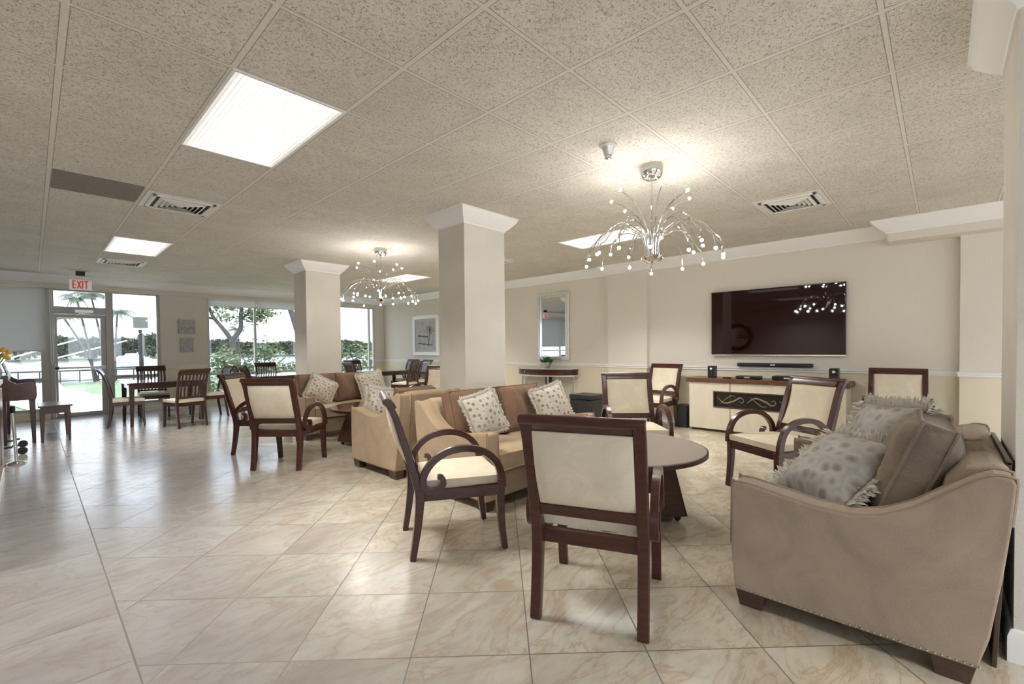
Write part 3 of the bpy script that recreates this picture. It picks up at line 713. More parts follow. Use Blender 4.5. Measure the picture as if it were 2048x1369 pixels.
make_sofa('loveseat', 'far tan loveseat with brown back cushions behind the dark coffee table', 'sofa', 1.45, 'sofa', 'cush', 2, 2, loc=(4.02, 6.80, 0), rz=PI)

def pil(label, m, loc, nrm, roll, size=.42, th=.15, seed=1, **k):
    """nrm = direction the face looks; roll = turn about it"""
    z = Vector(nrm).normalized(); up = Vector((0, 0, 1)); y = (up-z*up.dot(z)).normalized(); x = y.cross(z)
    mm = Matrix((x, y, z)).transposed().to_4x4() @ Matrix.Rotation(roll, 4, 'Z'); mm.translation = Vector(loc); return make_pillow(label, m, mm, size, th, seed, **k)
pil('fringed medallion pillow on the left half of the near loveseat', 'med', (2.655, 2.84, .70), (-.12, -1, .38), rad(12), .36, .14, 1)
pil('fringed medallion pillow on the right half of the near loveseat', 'med', (3.60, 2.86, .69), (-.35, -1, .40), rad(14), .38, .14, 2)
pil('fringed medallion pillow peeking over the arm of the club chair', 'med', (2.66, 4.50, .655), (-.55, -.75, .25), rad(-8), .34, .13, 3)
pil('fringed medallion pillow leaning at the left end of the far loveseat', 'med', (2.97, 6.74, .66), (.05, -1, .40), rad(-32), .40, .14, 4)
pil('fringed medallion pillow leaning at the right end of the far loveseat', 'med', (3.80, 6.74, .68), (-.15, -1, .36), rad(10), .42, .14, 5)
d1 = Vector((0, -.89, .45)).normalized(); d2 = Vector((.88, .12, .42)).normalized(); z_ = d1.cross(d2); z_ = -z_ if z_.z < 0 else z_
x_ = (d1+d2).normalized(); y_ = z_.cross(x_).normalized(); z_ = x_.cross(y_); mm = Matrix((x_, y_, z_)).transposed().to_4x4(); mm.translation = Vector((2.75, .375, .645))
make_pillow('silver medallion pillow slumped on the pillar-side loveseat, nearer of the two', 'med2', mm, .45, .21, 6, fl=.062, fw=1.7)
pil('silver medallion pillow behind the slumped one on the pillar-side loveseat', 'med2', (3.07, .235, .765), (-.60, .65, .45), rad(4), .40, .16, 7, fl=.055, fw=1.7)

# coffee tables
def round_table(name, label, loc, r, h, top, side, rz, bw, bt, g, caster=True):
    t = thing(name, label, 'coffee table', loc, rz, g)
    MB().lathe([(0, h-.035), (r-.008, h-.035), (r, h-.030), (r, h-.004), (r-.004, h-.002), (0, h-.002)], seg=72).build('table_rim', side, t, angle=35)
    MB().lathe([(0, h-.003), (r-.012, h-.003), (r-.014, h+.001), (0, h+.001)], seg=72).build('tabletop', top, t, angle=35)
    for k in range(2):
        q = MB(); w0, w1, z0, z1, th = bw, bt, .045, h-.035, .018
        P = [(-w0, z0), (w0, z0), (w1, z1), (-w1, z1)]
        for s in (1, -1):
            q2 = MB(); o0, o1 = s*w0, s*w1
            if k == 0: q.add([(-w0, o0, z0), (w0, o0, z0), (w1, o1, z1), (-w1, o1, z1), (-w0, o0-s*th, z0), (w0, o0-s*th, z0), (w1, o1-s*th, z1), (-w1, o1-s*th, z1)], [(0, 1, 2, 3), (4, 7, 6, 5), (0, 4, 5, 1), (1, 5, 6, 2), (2, 6, 7, 3), (3, 7, 4, 0)])
            else: q.add([(o0, -w0, z0), (o0, w0, z0), (o1, w1, z1), (o1, -w1, z1), (o0-s*th, -w0, z0), (o0-s*th, w0, z0), (o1-s*th, w1, z1), (o1-s*th, -w1, z1)], [(0, 1, 2, 3), (4, 7, 6, 5), (0, 4, 5, 1), (1, 5, 6, 2), (2, 6, 7, 3), (3, 7, 4, 0)])
        q.build('base_panel', side, t, .002)
    for sx in (1, -1):
        for sy in (1, -1): MB().ball((sx*(bw-.05), sy*(bw-.05), .024), .024, 12).tube([(sx*(bw-.05), sy*(bw-.05), .03), (sx*(bw-.05), sy*(bw-.05), .05)], .012, 8).build('caster', 'bmatte', t)
    return t
round_table('coffee_table', 'round coffee table with taupe top and flared espresso base, near group', (3.10, 1.79, 0), .625, .505, 'taupe_top', 'espresso', rad(-32.6), .345, .27, 'round coffee tables')
round_table('coffee_table', 'round coffee table with glossy dark top, far group', (3.20, 5.55, 0), .60, .50, M_dt, 'wood', rad(15), .36, .26, 'round coffee tables')

# dining sets
def dining_table(label, loc, rz, w, d, h=.73):
    t = thing('dining_table', label, 'table', loc, rz, 'dark cherry dining tables')
    MB().box(-w/2, w/2, -d/2, d/2, h-.028, h).build('tabletop', M_dt, t, .006)
    MB().box(-w/2+.05, w/2-.05, -d/2+.05, -d/2+.072, h-.11, h-.028).box(-w/2+.05, w/2-.05, d/2-.072, d/2-.05, h-.11, h-.028).box(-w/2+.05, -w/2+.072, -d/2+.05, d/2-.05, h-.11, h-.028).box(w/2-.072, w/2-.05, -d/2+.05, d/2-.05, h-.11, h-.028).build('apron', 'dwood', t, .002)
    for sx in (1, -1):
        for sy in (1, -1): MB().frustum((sx*(w/2-.06), sy*(d/2-.06)), .045, .045, 0, (sx*(w/2-.065), sy*(d/2-.065)), .075, .075, h-.028).build('leg', 'dwood', t, .003)
    return t
dining_table('dark cherry dining table beside the glass door', (1.64, 10.30, 0), 0, 1.12, 1.02)
dining_table('dark cherry dining table in front of the wide window, left of the far column', (3.72, 10.40, 0), 0, 1.15, 1.0)
dining_table('dark cherry dining table in the corner beneath the framed picture', (6.0, 10.05, 0), 0, 1.25, 1.0)
d0 = make_slat_chair('slat-back dining chair in profile at the door end of the leftmost dining table')
d0.location = (1.12, 10.13, 0); d0.rotation_euler.z = rad(-8)
for x, y, d, lab in ((1.62, 11.12, -93, 'slat-back dining chair facing the room from behind the leftmost dining table'),
                     (1.76, 9.22, 104, 'slat-back dining chair with its back to the aisle at the leftmost dining table'),
                     (2.33, 10.15, 183, 'slat-back dining chair at the right end of the leftmost dining table'),
                     (3.22, 10.72, -4, 'slat-back dining chair at the window side of the middle dining table, left end'),
                     (3.22, 10.16, 2, 'slat-back dining chair at the room side of the middle dining table, left end'),
                     (3.78, 11.22, -90, 'slat-back dining chair facing the room in front of the wide window'),
                     (5.42, 10.12, 3, 'slat-back dining chair at the left end of the corner dining table'),
                     (5.82, 10.95, -88, 'slat-back dining chair facing the room at the corner dining table'),
                     (6.13, 9.30, 112, 'slat-back dining chair with its back to the room at the corner dining table')):
    dup(d0, (x, y, 0), rad(d), lab)
for x, y, d, lab in ((6.72, 9.72, 172, 'slat-back dining armchair at the right end of the corner dining table, nearer one'), (6.80, 10.42, 184, 'slat-back dining armchair by the right wall, farther one')):
    r = dup(d0, (x, y, 0), rad(d), lab, 'slat-back dining armchairs')
    for s in (1, -1):
        MB().tube([(-.22, s*.215, .63), (-.05, s*.235, .655), (.15, s*.235, .65), (.20, s*.232, .62), (.16, s*.225, .5), (.10, s*.215, .41)], .014, 8, 4).build('armrest', 'dwood', r)

# ------------------------------------------------------------------ television wall
t = thing('television', 'large wall-mounted television with glossy dark screen', 'television', (WX-.004, 1.742, 0))
MB().box(-.055, -.02, -.845, .845, 1.116, 2.078).build('casing', 'black', t, .006)
MB().box(-.0575, -.054, -.833, .833, 1.136, 2.066).build('screen', 'screen', t, smooth=False)
MB().box(-.062, -.055, -.845, .845, 1.110, 1.128).build('bottom_strip', 'chrome', t, .002)
MB().box(-.064, -.061, -.03, .03, 1.114, 1.124).build('badge', 'metalw', t)
MB().box(-.02, 0, -.2, .2, 1.4, 1.8).build('wall_bracket', 'bmatte', t)
t = thing('soundbar', 'slim black soundbar on the wall below the television', 'soundbar', (WX, 1.735, 0))
MB().box(-.085, 0.0, -.475, .475, .955, 1.005).build('bar', 'bmatte', t, .012)
MB().box(-.0865, -.084, -.03, .03, .972, .988).build('badge', 'metalw', t)

t = thing('media_cabinet', 'long ivory media cabinet with walnut top and scrollwork slot', 'cabinet', (6.85, 1.81, 0))
ch_ = .725; y_0, y_1 = .965, -.965
MB().box(.012, .428, -.965, .965, .035, ch_).build('carcass', 'ivory', t, .003)
MB().box(.04, .40, -.94, .94, 0, .036).build('plinth', 'espresso', t)
MB().box(-.03, .435, -1.005, 1.005, ch_, ch_+.062).build('top_slab', 'espresso' if 0 else 'woodb', t, .003)
nz0, nz1, ny = .375, .585, .60
for k, (ya, yb) in enumerate(((.387, .965), (-.965, .377))):
    dm = MB()
    if k == 0: dm.box(-.004, .012, ya, yb, .04, nz0).box(-.004, .012, ya, yb, nz1, ch_-.006).box(-.004, .012, ny, yb, nz0, nz1)
    else: dm.box(-.004, .012, ya, yb, .04, nz0).box(-.004, .012, ya, yb, nz1, ch_-.006).box(-.004, .012, ya, -ny, nz0, nz1)
    dd = dm.build('door', 'ivory', t, smooth=False)
MB().box(.011, .014, -ny, ny, nz0, nz1).build('slot_back', 'black', t)
MB().box(-.010, .012, -ny-.016, ny+.016, nz0-.016, nz0).box(-.010, .012, -ny-.016, ny+.016, nz1, nz1+.016).box(-.010, .012, -ny-.016, -ny, nz0, nz1).box(-.010, .012, ny, ny+.016, nz0, nz1).build('slot_frame', 'woodb', t, .002)
MB().box(.008, .0135, .375, .389, .04, ch_-.004).build('door_gap', 'espresso', t)
sc = MB()
for k, yc in enumerate((.38, -.02, -.42)):
    zc = (nz0+nz1)/2; f = 1 if k % 2 else -1
    sc.tube([(.004, yc+.18, zc-.03*f), (.003, yc+.08, zc+.045*f), (.003, yc-.05, zc+.01*f), (.003, yc-.13, zc-.04*f), (.003, yc-.18, zc-.01*f), (.003, yc-.155, zc+.03*f), (.003, yc-.12, zc+.01*f)], [.004, .010, .014, .010, .006, .006, .004], 8, 4)
    sc.tube([(.004, yc+.14, zc+.06*f), (.003, yc+.05, zc-.02*f), (.003, yc-.02, zc-.065*f), (.003, yc-.07, zc-.05*f)], [.003, .006, .006, .003], 8, 4)
sc.build('scrollwork', simple('bronze_scroll', (.30, .20, .13), .3, .5), t)
MB().box(-.009, -.003, .66, .72, ch_-.03, ch_-.024).build('handle', 'silver', t)
ct = ch_+.062
for y, lab in ((2.49, 'small black speaker on the left end of the media cabinet'), (.985, 'small black speaker on the right end of the media cabinet')):
    t = thing('bookshelf_speaker', lab, 'speaker', (7.0, y, ct), 0, 'small black speakers on the media cabinet')
    MB().box(-.06, .06, -.05, .05, 0, .175).build('box', 'black', t, .008)
    MB().lathe([(0, 0), (.030, 0), (.036, .006), (.038, 0), (.038, -.004)], seg=20).build('woofer', 'bmatte', t, loc=(-.061, 0, .065), rot=(0, -PI/2, 0))
    MB().lathe([(0, .004), (.014, .002), (.018, 0)], seg=14).build('tweeter', 'silver', t, loc=(-.061, 0, .13), rot=(0, -PI/2, 0))
def setbox(lab, y, w, h, d):
    t = thing('set_top_box', lab, 'set-top box', (7.0, y, ct), 0)
    MB().box(-d/2, d/2, -w/2, w/2, .008, h).build('case', 'black', t, .004)
    for q in (1, -1): MB().box(-d/2+.01, d/2-.01, q*(w/2-.02)-.008, q*(w/2-.02)+.008, 0, .008).build('foot', 'bmatte', t)
    MB().box(-d/2-.0015, -d/2+.001, -w*.12, w*.12, h*.35, h*.75).build('display', 'silver', t)
setbox('slim black set-top box on the cabinet left of centre', 1.985, .30, .042, .20)
setbox('wider black receiver box on the cabinet right of centre', 1.48, .38, .055, .22)
o = MB().lathe([(0, .004), (.04, .004), (.07, .014), (.075, .016), (.05, .0), (0, 0)], seg=24).build('trinket_dish', simple('gold_dish', (.55, .42, .18), .3, .7)); o.location = (6.98, 2.28, ct)
tag(o, 'little gold dish beside the left speaker on the cabinet', 'dish')
o = MB().box(-.13, .13, -.09, .09, 0, .34).build('subwoofer', 'bmatte', None, .006); o.location = (7.03, 2.93, 0)
tag(o, 'black subwoofer on the floor left of the media cabinet', 'subwoofer')
o = thing('storage_cube', 'black leatherette storage ottoman beside the mirrored console table', 'ottoman', (6.56, 4.43, 0), rad(0))
MB().box(-.21, .21, -.21, .21, 0, .37).build('body', 'leather', o, .01)
MB().box(-.22, .22, -.22, .22, .375, .45).build('lid', 'leather', o, .012)

# console, plant, mirror, pictures
cz = .845
t = thing('console_table', 'half-round mahogany console table with chrome legs under the mirror', 'console table', (WX-.02, 5.84, 0), 0)
MB().lathe([(0, cz-.02), (.73, cz-.02), (.75, cz-.012), (.75, cz-.004), (.74, cz), (0, cz)], seg=40, a0=PI/2, a1=1.5*PI).build('tabletop', 'silver', t, angle=35).scale = (.62, 1, 1)
MB().lathe([(0, cz-.13), (.715, cz-.13), (.72, cz-.12), (.72, cz-.02)], seg=40, a0=PI/2, a1=1.5*PI).build('drawer_front', 'wood', t, angle=35).scale = (.62, 1, 1)
MB().ball((-.40, .30, cz-.075), .016, 10).build('knob', 'chrome', t)
MB().lathe([(.70, cz-.155), (.73, cz-.155), (.73, cz-.13), (.70, cz-.13)], seg=40, a0=PI/2, a1=1.5*PI).build('silver_band', 'silver', t, angle=35).scale = (.62, 1, 1)
for ya, xa in ((.66, -.06), (-.66, -.06), (.28, -.38), (-.28, -.38)):
    MB().tube([(xa, ya, 0), (xa, ya, .12), (xa, ya, .40), (xa, ya, cz-.15)], [.018, .012, .016, .02], 10, 3).build('leg', 'chrome', t)
MB().lathe([(0, .14), (.60, .14), (.61, .15), (.61, .17), (0, .17)], seg=30, a0=PI/2, a1=1.5*PI).build('lower_shelf', 'dwood', t, angle=35).scale = (.6, 1, 1)
MB().prism([(-.05, .17), (.05, .17), (.07, cz-.13), (-.07, cz-.13)], -.03, 0, 'x').build('centre_post', 'wood', t)
t = thing('potted_plant', 'spiky green plant in a silver bowl on the console table', 'plant', (7.07, 5.73, cz))
MB().lathe([(0, .004), (.045, .0), (.055, .012), (.085, .06), (.112, .115), (.105, .115), (.075, .06), (0, .03)], seg=28).build('bowl', 'pot', t, angle=40)
l = MB(); rr = random.Random(4)
for i in range(90):
    a = rr.uniform(0, 2*PI); r = rr.uniform(0, .085); ln = rr.uniform(.10, .18); lean = .35+r*5+rr.uniform(-.1, .2)
    b = Vector((r*math.cos(a), r*math.sin(a), .09)); d = Vector((math.cos(a)*lean, math.sin(a)*lean, 1)).normalized(); s = Vector((-math.sin(a), math.cos(a), 0))*.013
    l.add([b-s*.6, b+s*.6, b+d*ln*.5+s, b+d*ln, b+d*ln*.5-s], [(0, 1, 2, 3, 4)])
l.build('leaves', 'leaf', t, smooth=False)
def wall_frame(t, y0, y1, z0, z1, w, m, dep=.045, sgn=-1):
    MB().box(-dep, -.002, y0, y1, z0, z0+w).box(-dep, -.002, y0, y1, z1-w, z1).box(-dep, -.002, y0, y0+w, z0+w, z1-w).box(-dep, -.002, y1-w, y1, z0+w, z1-w).build('frame', m, t, .008)
    MB().box(-dep-.006, -dep+.004, y0+w-.012, y1-w+.012, z0+w-.012, z0+w).box(-dep-.006, -dep+.004, y0+w-.012, y1-w+.012, z1-w, z1-w+.012).box(-dep-.006, -dep+.004, y0+w-.012, y0+w, z0+w, z1-w).box(-dep-.006, -dep+.004, y1-w, y1-w+.012, z0+w, z1-w).build('inner_moulding', 'chrome' if m == 'silver' else m, t)
t = thing('wall_mirror', 'tall rectangular silver-framed mirror above the console table', 'mirror', (WX, 5.715, 0))
wall_frame(t, -.40, .40, 1.0, 2.372, .085, 'silver'); MB().box(-.025, -.02, -.33, .33, 1.07, 2.30).build('glass', 'mirror', t, smooth=False)
t = thing('framed_picture', 'white-framed grey landscape print with a palm on the right wall', 'picture', (WX, 10.03, 0))
wall_frame(t, -.575, .575, 1.07, 2.15, .10, 'trim', .05); MB().box(-.03, -.02, -.49, .49, 1.15, 2.07).build('mat_board', simple('grey_mat', (.50, .50, .50), .8), t, smooth=False)
MB().box(-.032, -.03, -.36, .36, 1.24, 1.98).build('print', 'canvas', t, smooth=False)
g = MB(); g.tube([(-.034, -.12, 1.3), (-.034, -.16, 1.55), (-.034, -.20, 1.75)], .012, 6)
for a in range(9): g.tube([(-.034, -.20, 1.75), (-.034, -.20+.12*math.cos(a*.7), 1.75+.09*math.sin(a*.7)+.02), (-.034, -.20+.20*math.cos(a*.7), 1.72+.12*math.sin(a*.7))], .006, 5)
g.tube([(-.034, .33, 1.60), (-.034, .1, 1.58), (-.034, -.1, 1.57)], .02, 6).tube([(-.034, .33, 1.40), (-.034, 0, 1.37), (-.034, -.3, 1.35)], .014, 6)
g.build('palm_drawing', simple('charcoal_ink', (.16, .16, .16), .8), t)
for (x0, x1, z0, z1, lab) in ((2.23, 2.535, 1.64, 1.94, 'upper of two small square textured canvases on the beige pier'), (2.26, 2.50, 1.235, 1.545, 'lower of two small square textured canvases on the beige pier')):
    o = MB().box(x0, x1, WY-.045, WY-.001, z0, z1).build('wall_canvas', 'canvas', None, .004); tag(o, lab, 'picture', 'small canvases on the pier')
t = thing('round_mirror', 'round mirror with thick dark frame on the wall opposite the television', 'mirror', (LX, 5.38, 1.56))
MB().lathe([(.36, 0), (.50, 0), (.50, .03), (.46, .06), (.40, .06), (.36, .03)], seg=40).build('frame', 'black', t, rot=(0, PI/2, 0), angle=35)
MB().lathe([(0, .012), (.37, .012)], seg=40).build('glass', 'mirror', t, rot=(0, PI/2, 0))

# leaning board between loveseat and pillar
t = thing('leaning_picture', 'dark-backed framed board leaning between the loveseat and the pillar', 'picture', (2.90, -.155, 0), 0)
m4 = Matrix.Rotation(rad(2.5), 4, 'X')
MB().box(-.33, .42, -.006, .004, .0, .80, m4).build('backing_board', 'bmatte', t, .003)
MB().box(-.345, -.33, -.009, .006, 0, .81, m4).box(.42, .435, -.009, .006, 0, .81, m4).box(-.345, .435, -.009, .006, .80, .815, m4).build('frame', 'espresso', t, .002)

# ------------------------------------------------------------------ left edge: low cabinet, piano, bench, stand
t = thing('low_cabinet', 'honey-coloured low cabinet with white top at the left edge of the room', 'cabinet', (-.215, 5.6, 0), 0)
MB().box(-.5, 0, -1.7, 1.15, .10, .96).build('carcass', 'orange', t, .004)
MB().box(-.52, .02, -1.72, 1.17, .96, 1.0).build('top_slab', 'trim', t, .006)
MB().box(-.5, .012, -1.7, 1.16, 0, .12).build('base_board', 'trim', t, .004)
for k in range(4):
    y = -1.65+k*.70
    MB().box(-.001, .014, y, y+.66, .16, .92).build('door', 'orange', t, .004)
    MB().box(.0135, .017, y+.09, y+.57, .25, .83).build('door_panel', 'dwood', t, .002)
t = thing('flower_vase', 'grey vase of yellow flowers on the low cabinet', 'vase', (-.245, 6.62, 1.0))
MB().lathe([(0, 0), (.035, 0), (.05, .05), (.055, .10), (.035, .15), (.045, .17)], seg=20).build('vase', 'pot', t)
rr = random.Random(2); f = MB(); lf = MB()
for i in range(16):
    a = rr.uniform(0, 2*PI); r = rr.uniform(.02, .10); z = rr.uniform(.2, .32)
    f.ball((r*math.cos(a), r*math.sin(a), z), .022, 8); lf.tube([(0, 0, .12), (r*.5*math.cos(a), r*.5*math.sin(a), z*.7), (r*math.cos(a), r*math.sin(a), z)], .003, 5)
f.build('flower_heads', 'yellow', t); lf.build('stems', 'leaf', t)
t = thing('piano', 'small brown spinet piano seen end-on by the left windows', 'piano', (-.30, 9.2, 0), 0)
for ya in (0, 1.35): MB().prism([(0, .60), (.335, .60), (.35, .66), (.345, .80), (.32, .835), (.27, .84), (.16, .83), (.10, .87), (.03, .95), (0, .96)], ya, ya+.035, 'y').build('end_cheek', 'dwood', t, .004)
MB().box(0, .33, .03, 1.36, .60, .68).box(0, .08, .03, 1.36, .66, .95).build('case', 'dwood', t, .004)
MB().box(.13, .31, .05, 1.33, .68, .705).build('keyboard', 'trim', t, .002)
MB().prism([(.07, .90), (.085, .90), (.03, 1.10), (.015, 1.10)], .35, 1.05, 'y').build('music_rest', 'dwood', t)
for ly in (.03, 1.30): MB().frustum((.31, ly+.02), .035, .035, 0, (.30, ly+.03), .065, .065, .60).build('leg', 'dwood', t, .006)
for ya in (0, 1.325): MB().box(0, .06, ya, ya+.06, 0, .62).build('back_leg', 'dwood', t, .004)
t = thing('piano_bench', 'brown wooden piano bench with tapered legs beside the piano', 'bench', (.225, 9.40, 0), 0)
MB().box(-.175, .175, -.37, .37, .49, .515).build('seat', 'dwood', t, .006)
MB().box(-.15, .15, -.34, .34, .40, .49).build('apron', 'dwood', t, .003)
for sx in (1, -1):
    for sy in (1, -1): MB().frustum((sx*.135, sy*.325), .028, .028, 0, (sx*.13, sy*.32), .05, .05, .41).build('leg', 'dwood', t, .003)
t = thing('chrome_stand', 'chrome floor stand with round weighted foot at the left edge', 'stand', (-.135, 7.62, 0))
MB().lathe([(0, 0), (.075, 0), (.078, .012), (.06, .024), (.018, .035), (0, .035)], seg=24).build('foot', 'chrome', t, angle=40)
MB().tube([(0, 0, .03), (-.02, 0, .62)], .016, 10).build('pole', 'chrome', t)
MB().tube([(-.02, 0, .58), (-.02, 0, .66)], .022, 10).build('collar', 'bmatte', t)
for k, yy in enumerate((9.02, 8.62)):
    pass
t = thing('rolling_cart_base', 'black wheeled cart base with two swivel casters under the piano', 'cart', (-.22, 8.9, 0))
for yy in (-.02, -.62):
    a = MB().tube([(-.05, yy, .10), (.04, yy, .10), (.045, yy, .115), (.10, yy, .115)], .012, 8).build('arm', 'bmatte', t)
    MB().lathe([(0, -.018), (.042, -.018), (.046, -.008), (.046, .008), (.042, .018), (0, .018)], seg=20).build('caster_wheel', 'bmatte', a, loc=(.125, yy, .046), rot=(PI/2, 0, 0), angle=40)
MB().box(-.09, -.05, -.66, .02, .06, .12).build('cross_bar', 'bmatte', t, .004)
SKY, SUN, EXPO = 1.5, 1.8, 1.36
# ------------------------------------------------------------------ outdoors
gm = foliage_mat('lawn_grass', (.09, .15, .07), (.15, .20, .11), 1.2)
struct('ground', MB().box(-60, 60, WY+.1, 28.2, -.6, -.12).box(5.5, 60, 28.2, 36, -.6, -.12), simple('sandy_soil', (.35, .36, .22), .9, var=.2, vscale=1), smooth=False)
o = MB().prism([(-3.5, 13.0), (.35, 13.8), (-.2, 16.0), (-.8, 19.6), (-9, 24), (-14, 16)], -.12, -.10, 'z').prism([(1.9, 13.4), (1.55, 18), (.9, 24.0), (.85, 28.1), (5.5, 28.1), (5.6, 35.5), (40, 35.5), (40, 13.4)], -.12, -.10, 'z').build('lawn', gm, smooth=False); tag(o, 'sunlit green lawn beyond the glass door', 'lawn', kind='stuff')
struct('path', MB().prism([(-12, WY+.12), (40, WY+.12), (40, 13.35), (1.9, 13.35), (1.5, 18), (.85, 24), (.8, 28.1), (-9, 28.1), (-9, 24.1), (-.75, 19.7), (-.15, 16), (.4, 13.75), (-3.5, 12.95), (-12, 12.95)], -.10, -.085, 'z'), simple('pale_concrete_path', (.74, .71, .66), .8, var=.05, vscale=2), smooth=False)
wm, N, L, P = mat('canal_water'); B = NB(N, L); g = N.new('ShaderNodeNewGeometry'); mp = N.new('ShaderNodeMapping'); mp.inputs['Scale'].default_value = (1, .35, 1); L.new(g.outputs['Position'], mp.inputs[0])
n = B.noise(mp.outputs[0], .9, 5, .5); L.new(B.ramp(n, [(.35, (.07, .09, .11)), (.65, (.13, .16, .19))]), P.inputs['Base Color']); P.inputs['Roughness'].default_value = .25
b = N.new('ShaderNodeBump'); b.inputs['Strength'].default_value = .5; b.inputs['Distance'].default_value = .1; L.new(n, b.inputs['Height']); L.new(b.outputs[0], P.inputs['Normal'])
struct('water', MB().box(-200, 300, 28.2, 420, -1.2, -.75), wm, smooth=False)
struct('terrain', MB().box(-200, 320, 140, 200, -1.0, -.35), simple('far_bank', (.10, .13, .07), .9, var=.3, vscale=.2), smooth=False)

t = thing('railing', 'low dark metal railing along the water beyond the lawn', 'railing', (0, 27.9, 0))
MB().tube([(-20, 0, .42), (5.4, 0, .42)], .03, 8).build('top_rail', 'bmatte', t); MB().tube([(-20, 0, -.02), (5.4, 0, -.02)], .02, 8).build('bottom_rail', 'bmatte', t)
for i in range(24):
    x = 5.2-i*.62
    MB().box(x-.02, x+.02, -.02, .02, -.12, .42).build('post', 'bmatte', t)

def leaf_cloud(mb, c, r, n, s, rr, flat=1.0):
    for i in range(n):
        d = Vector((rr.gauss(0, 1), rr.gauss(0, 1), rr.gauss(0, 1))).normalized()*(rr.random()**.45); p = Vector(c)+Vector((d.x*r[0], d.y*r[1], d.z*r[2]))
        a = Vector((rr.gauss(0, 1), rr.gauss(0, 1), rr.gauss(0, .6))).normalized(); b = a.orthogonal().normalized(); b = Matrix.Rotation(rr.uniform(0, 6), 3, a) @ b; k = s*rr.uniform(.6, 1.3)
        mb.add([p-a*k, p-b*k*.45, p+a*k, p+b*k*.45], [(0, 1, 2, 3)])
    return mb
fm = foliage_mat('mangrove_green', (.04, .065, .038), (.11, .14, .09), .35); fl = foliage_mat('bright_shrub_green', (.07, .12, .04), (.20, .24, .12), 2.0)
bark = simple('grey_bark', (.075, .07, .068), .9, bump=.6, bscale=8, var=.3, vscale=4)
rr = random.Random(11)
def bank_tree(lab):
    t = thing('tree', lab, 'tree', group='treeline across the water')
    mb = MB()
    for k in range(26): leaf_cloud(mb, (-2.9+5.8*((k*.618) % 1), rr.uniform(-.6, .6), rr.uniform(.6, 3.9)), (1.1, 1.0, .95), 120, .34, rr)
    for k in range(5): leaf_cloud(mb, (-2.4+k*1.2, 0, rr.uniform(3.8, 4.9)), (.9, .9, .7), 90, .32, rr)
    leaf_cloud(mb, (0, -.6, 1.0), (3.2, 1.3, 1.3), 420, .40, rr)
    mb.build('crown', fm, t, smooth=False); MB().tube([(0, 0, -.4), (.2, 0, 3)], .3, 8).build('trunk', bark, t)
    return t
bt = bank_tree('dense green tree in the treeline across the water'); bt.location = (-12, 144, 0)
for i in range(1, 26):
    x = -12+i*5.5; dup(bt, (x, 143+rr.uniform(-2, 3), 0), rr.uniform(-.5, .5), 'dense green tree in the treeline across the water', scale=(rr.uniform(.95, 1.0), 1, rr.uniform(.85, 1.2)*(1.06 if x < 25 else .80)))

def palm(label, base, top, r, seed, nf=13, tr=.045):
    rr = random.Random(seed); t = thing('palm_tree', label, 'palm', base, 0, 'slender palms beyond the lawn'); b = Vector(base); d = Vector(top)-b
    mid = d*.5+Vector((-d.x*.10, 0, 0))
    MB().tube([(0, 0, 0), mid, d], [tr*1.25, tr, tr*.7], 8, 5).build('trunk', bark, t)
    f = MB()
    for i in range(nf):
        a = 2*PI*i/nf+rr.uniform(-.2, .2); up = rr.uniform(.15, .75); R_ = r*rr.uniform(.85, 1.1); h = Vector((math.cos(a), math.sin(a), 0)); prev = None
        for k in range(11):
            q = k/10; p = d+h*R_*q+Vector((0, 0, R_*(up*1.5*q-1.25*q*q*(.6+up*.5)))); s = Vector((-h.y, h.x, 0))
            w = R_*.34*math.sin(PI*min(1, q*1.02+.06))**.6
            if prev:
                for sg in (1, -1):
                    for u_ in (0, .5):
                        c0 = prev.lerp(p, u_); f.add([c0, c0+(p-prev)*.35, c0+s*sg*w+(p-prev)*.9-Vector((0, 0, w*.55))], [(0, 1, 2)])
                f.add([prev-s*.012, prev+s*.012, p+s*.008, p-s*.008], [(0, 1, 2, 3)])
            prev = p
    f.build('fronds', foliage_mat('palm_frond_green', (.03, .055, .025), (.08, .11, .05), 2) if 'palm_frond_green' not in bpy.data.materials else bpy.data.materials['palm_frond_green'], t, smooth=False); return t
palm('slender palm leaning left, seen through the glass door', (2.10, 28.0, -.12), (1.00, 27.2, 2.72), .78, 1)
palm('slender palm crossing the leaning one behind the glass door', (1.95, 27.6, -.12), (1.42, 27.4, 3.55), .85, 2)
palm('tall palm whose crown shows in the pane above the glass door', (2.40, 27.9, -.12), (1.92, 27.8, 3.75), .95, 3)
palm('slender palm behind the pane right of the glass door', (2.55, 27.0, -.12), (2.72, 27.0, 3.02), .85, 4)
palm('leaning palm at the right side of the wide window beside the far column', (7.9, 19.0, -.12), (6.6, 19.0, 4.6), 1.3, 5, tr=.12)
palm('small palm behind the mullion of the wide window', (8.6, 30.5, -.12), (8.5, 30.5, 2.5), .8, 6)
t = thing('banyan_tree', 'large grey-trunked tree with forked limbs behind the wide window', 'tree', (7.35, 27.0, -.12))
MB().tube([(0, 0, -.05), (-.02, 0, 1.0), (-.10, 0, 2.0)], [.27, .17, .15], 12, 5).tube([(-.1, 0, 1.9), (-.55, .1, 2.6), (-.95, .1, 3.2), (-1.3, 0, 4.4)], [.12, .10, .08, .05], 8, 4).tube([(-.08, 0, 1.9), (.30, 0, 2.5), (.34, 0, 3.2), (.5, .1, 4.6)], [.13, .12, .10, .05], 8, 4).tube([(-.8, .1, 3.0), (-1.4, .1, 3.1), (-2.0, .2, 3.6)], [.07, .06, .04], 8, 4).tube([(.33, 0, 3.0), (.9, 0, 3.5), (1.5, 0, 3.9)], [.07, .05, .03], 8, 4).build('trunk', bark, t)
mb = MB(); rr = random.Random(21)
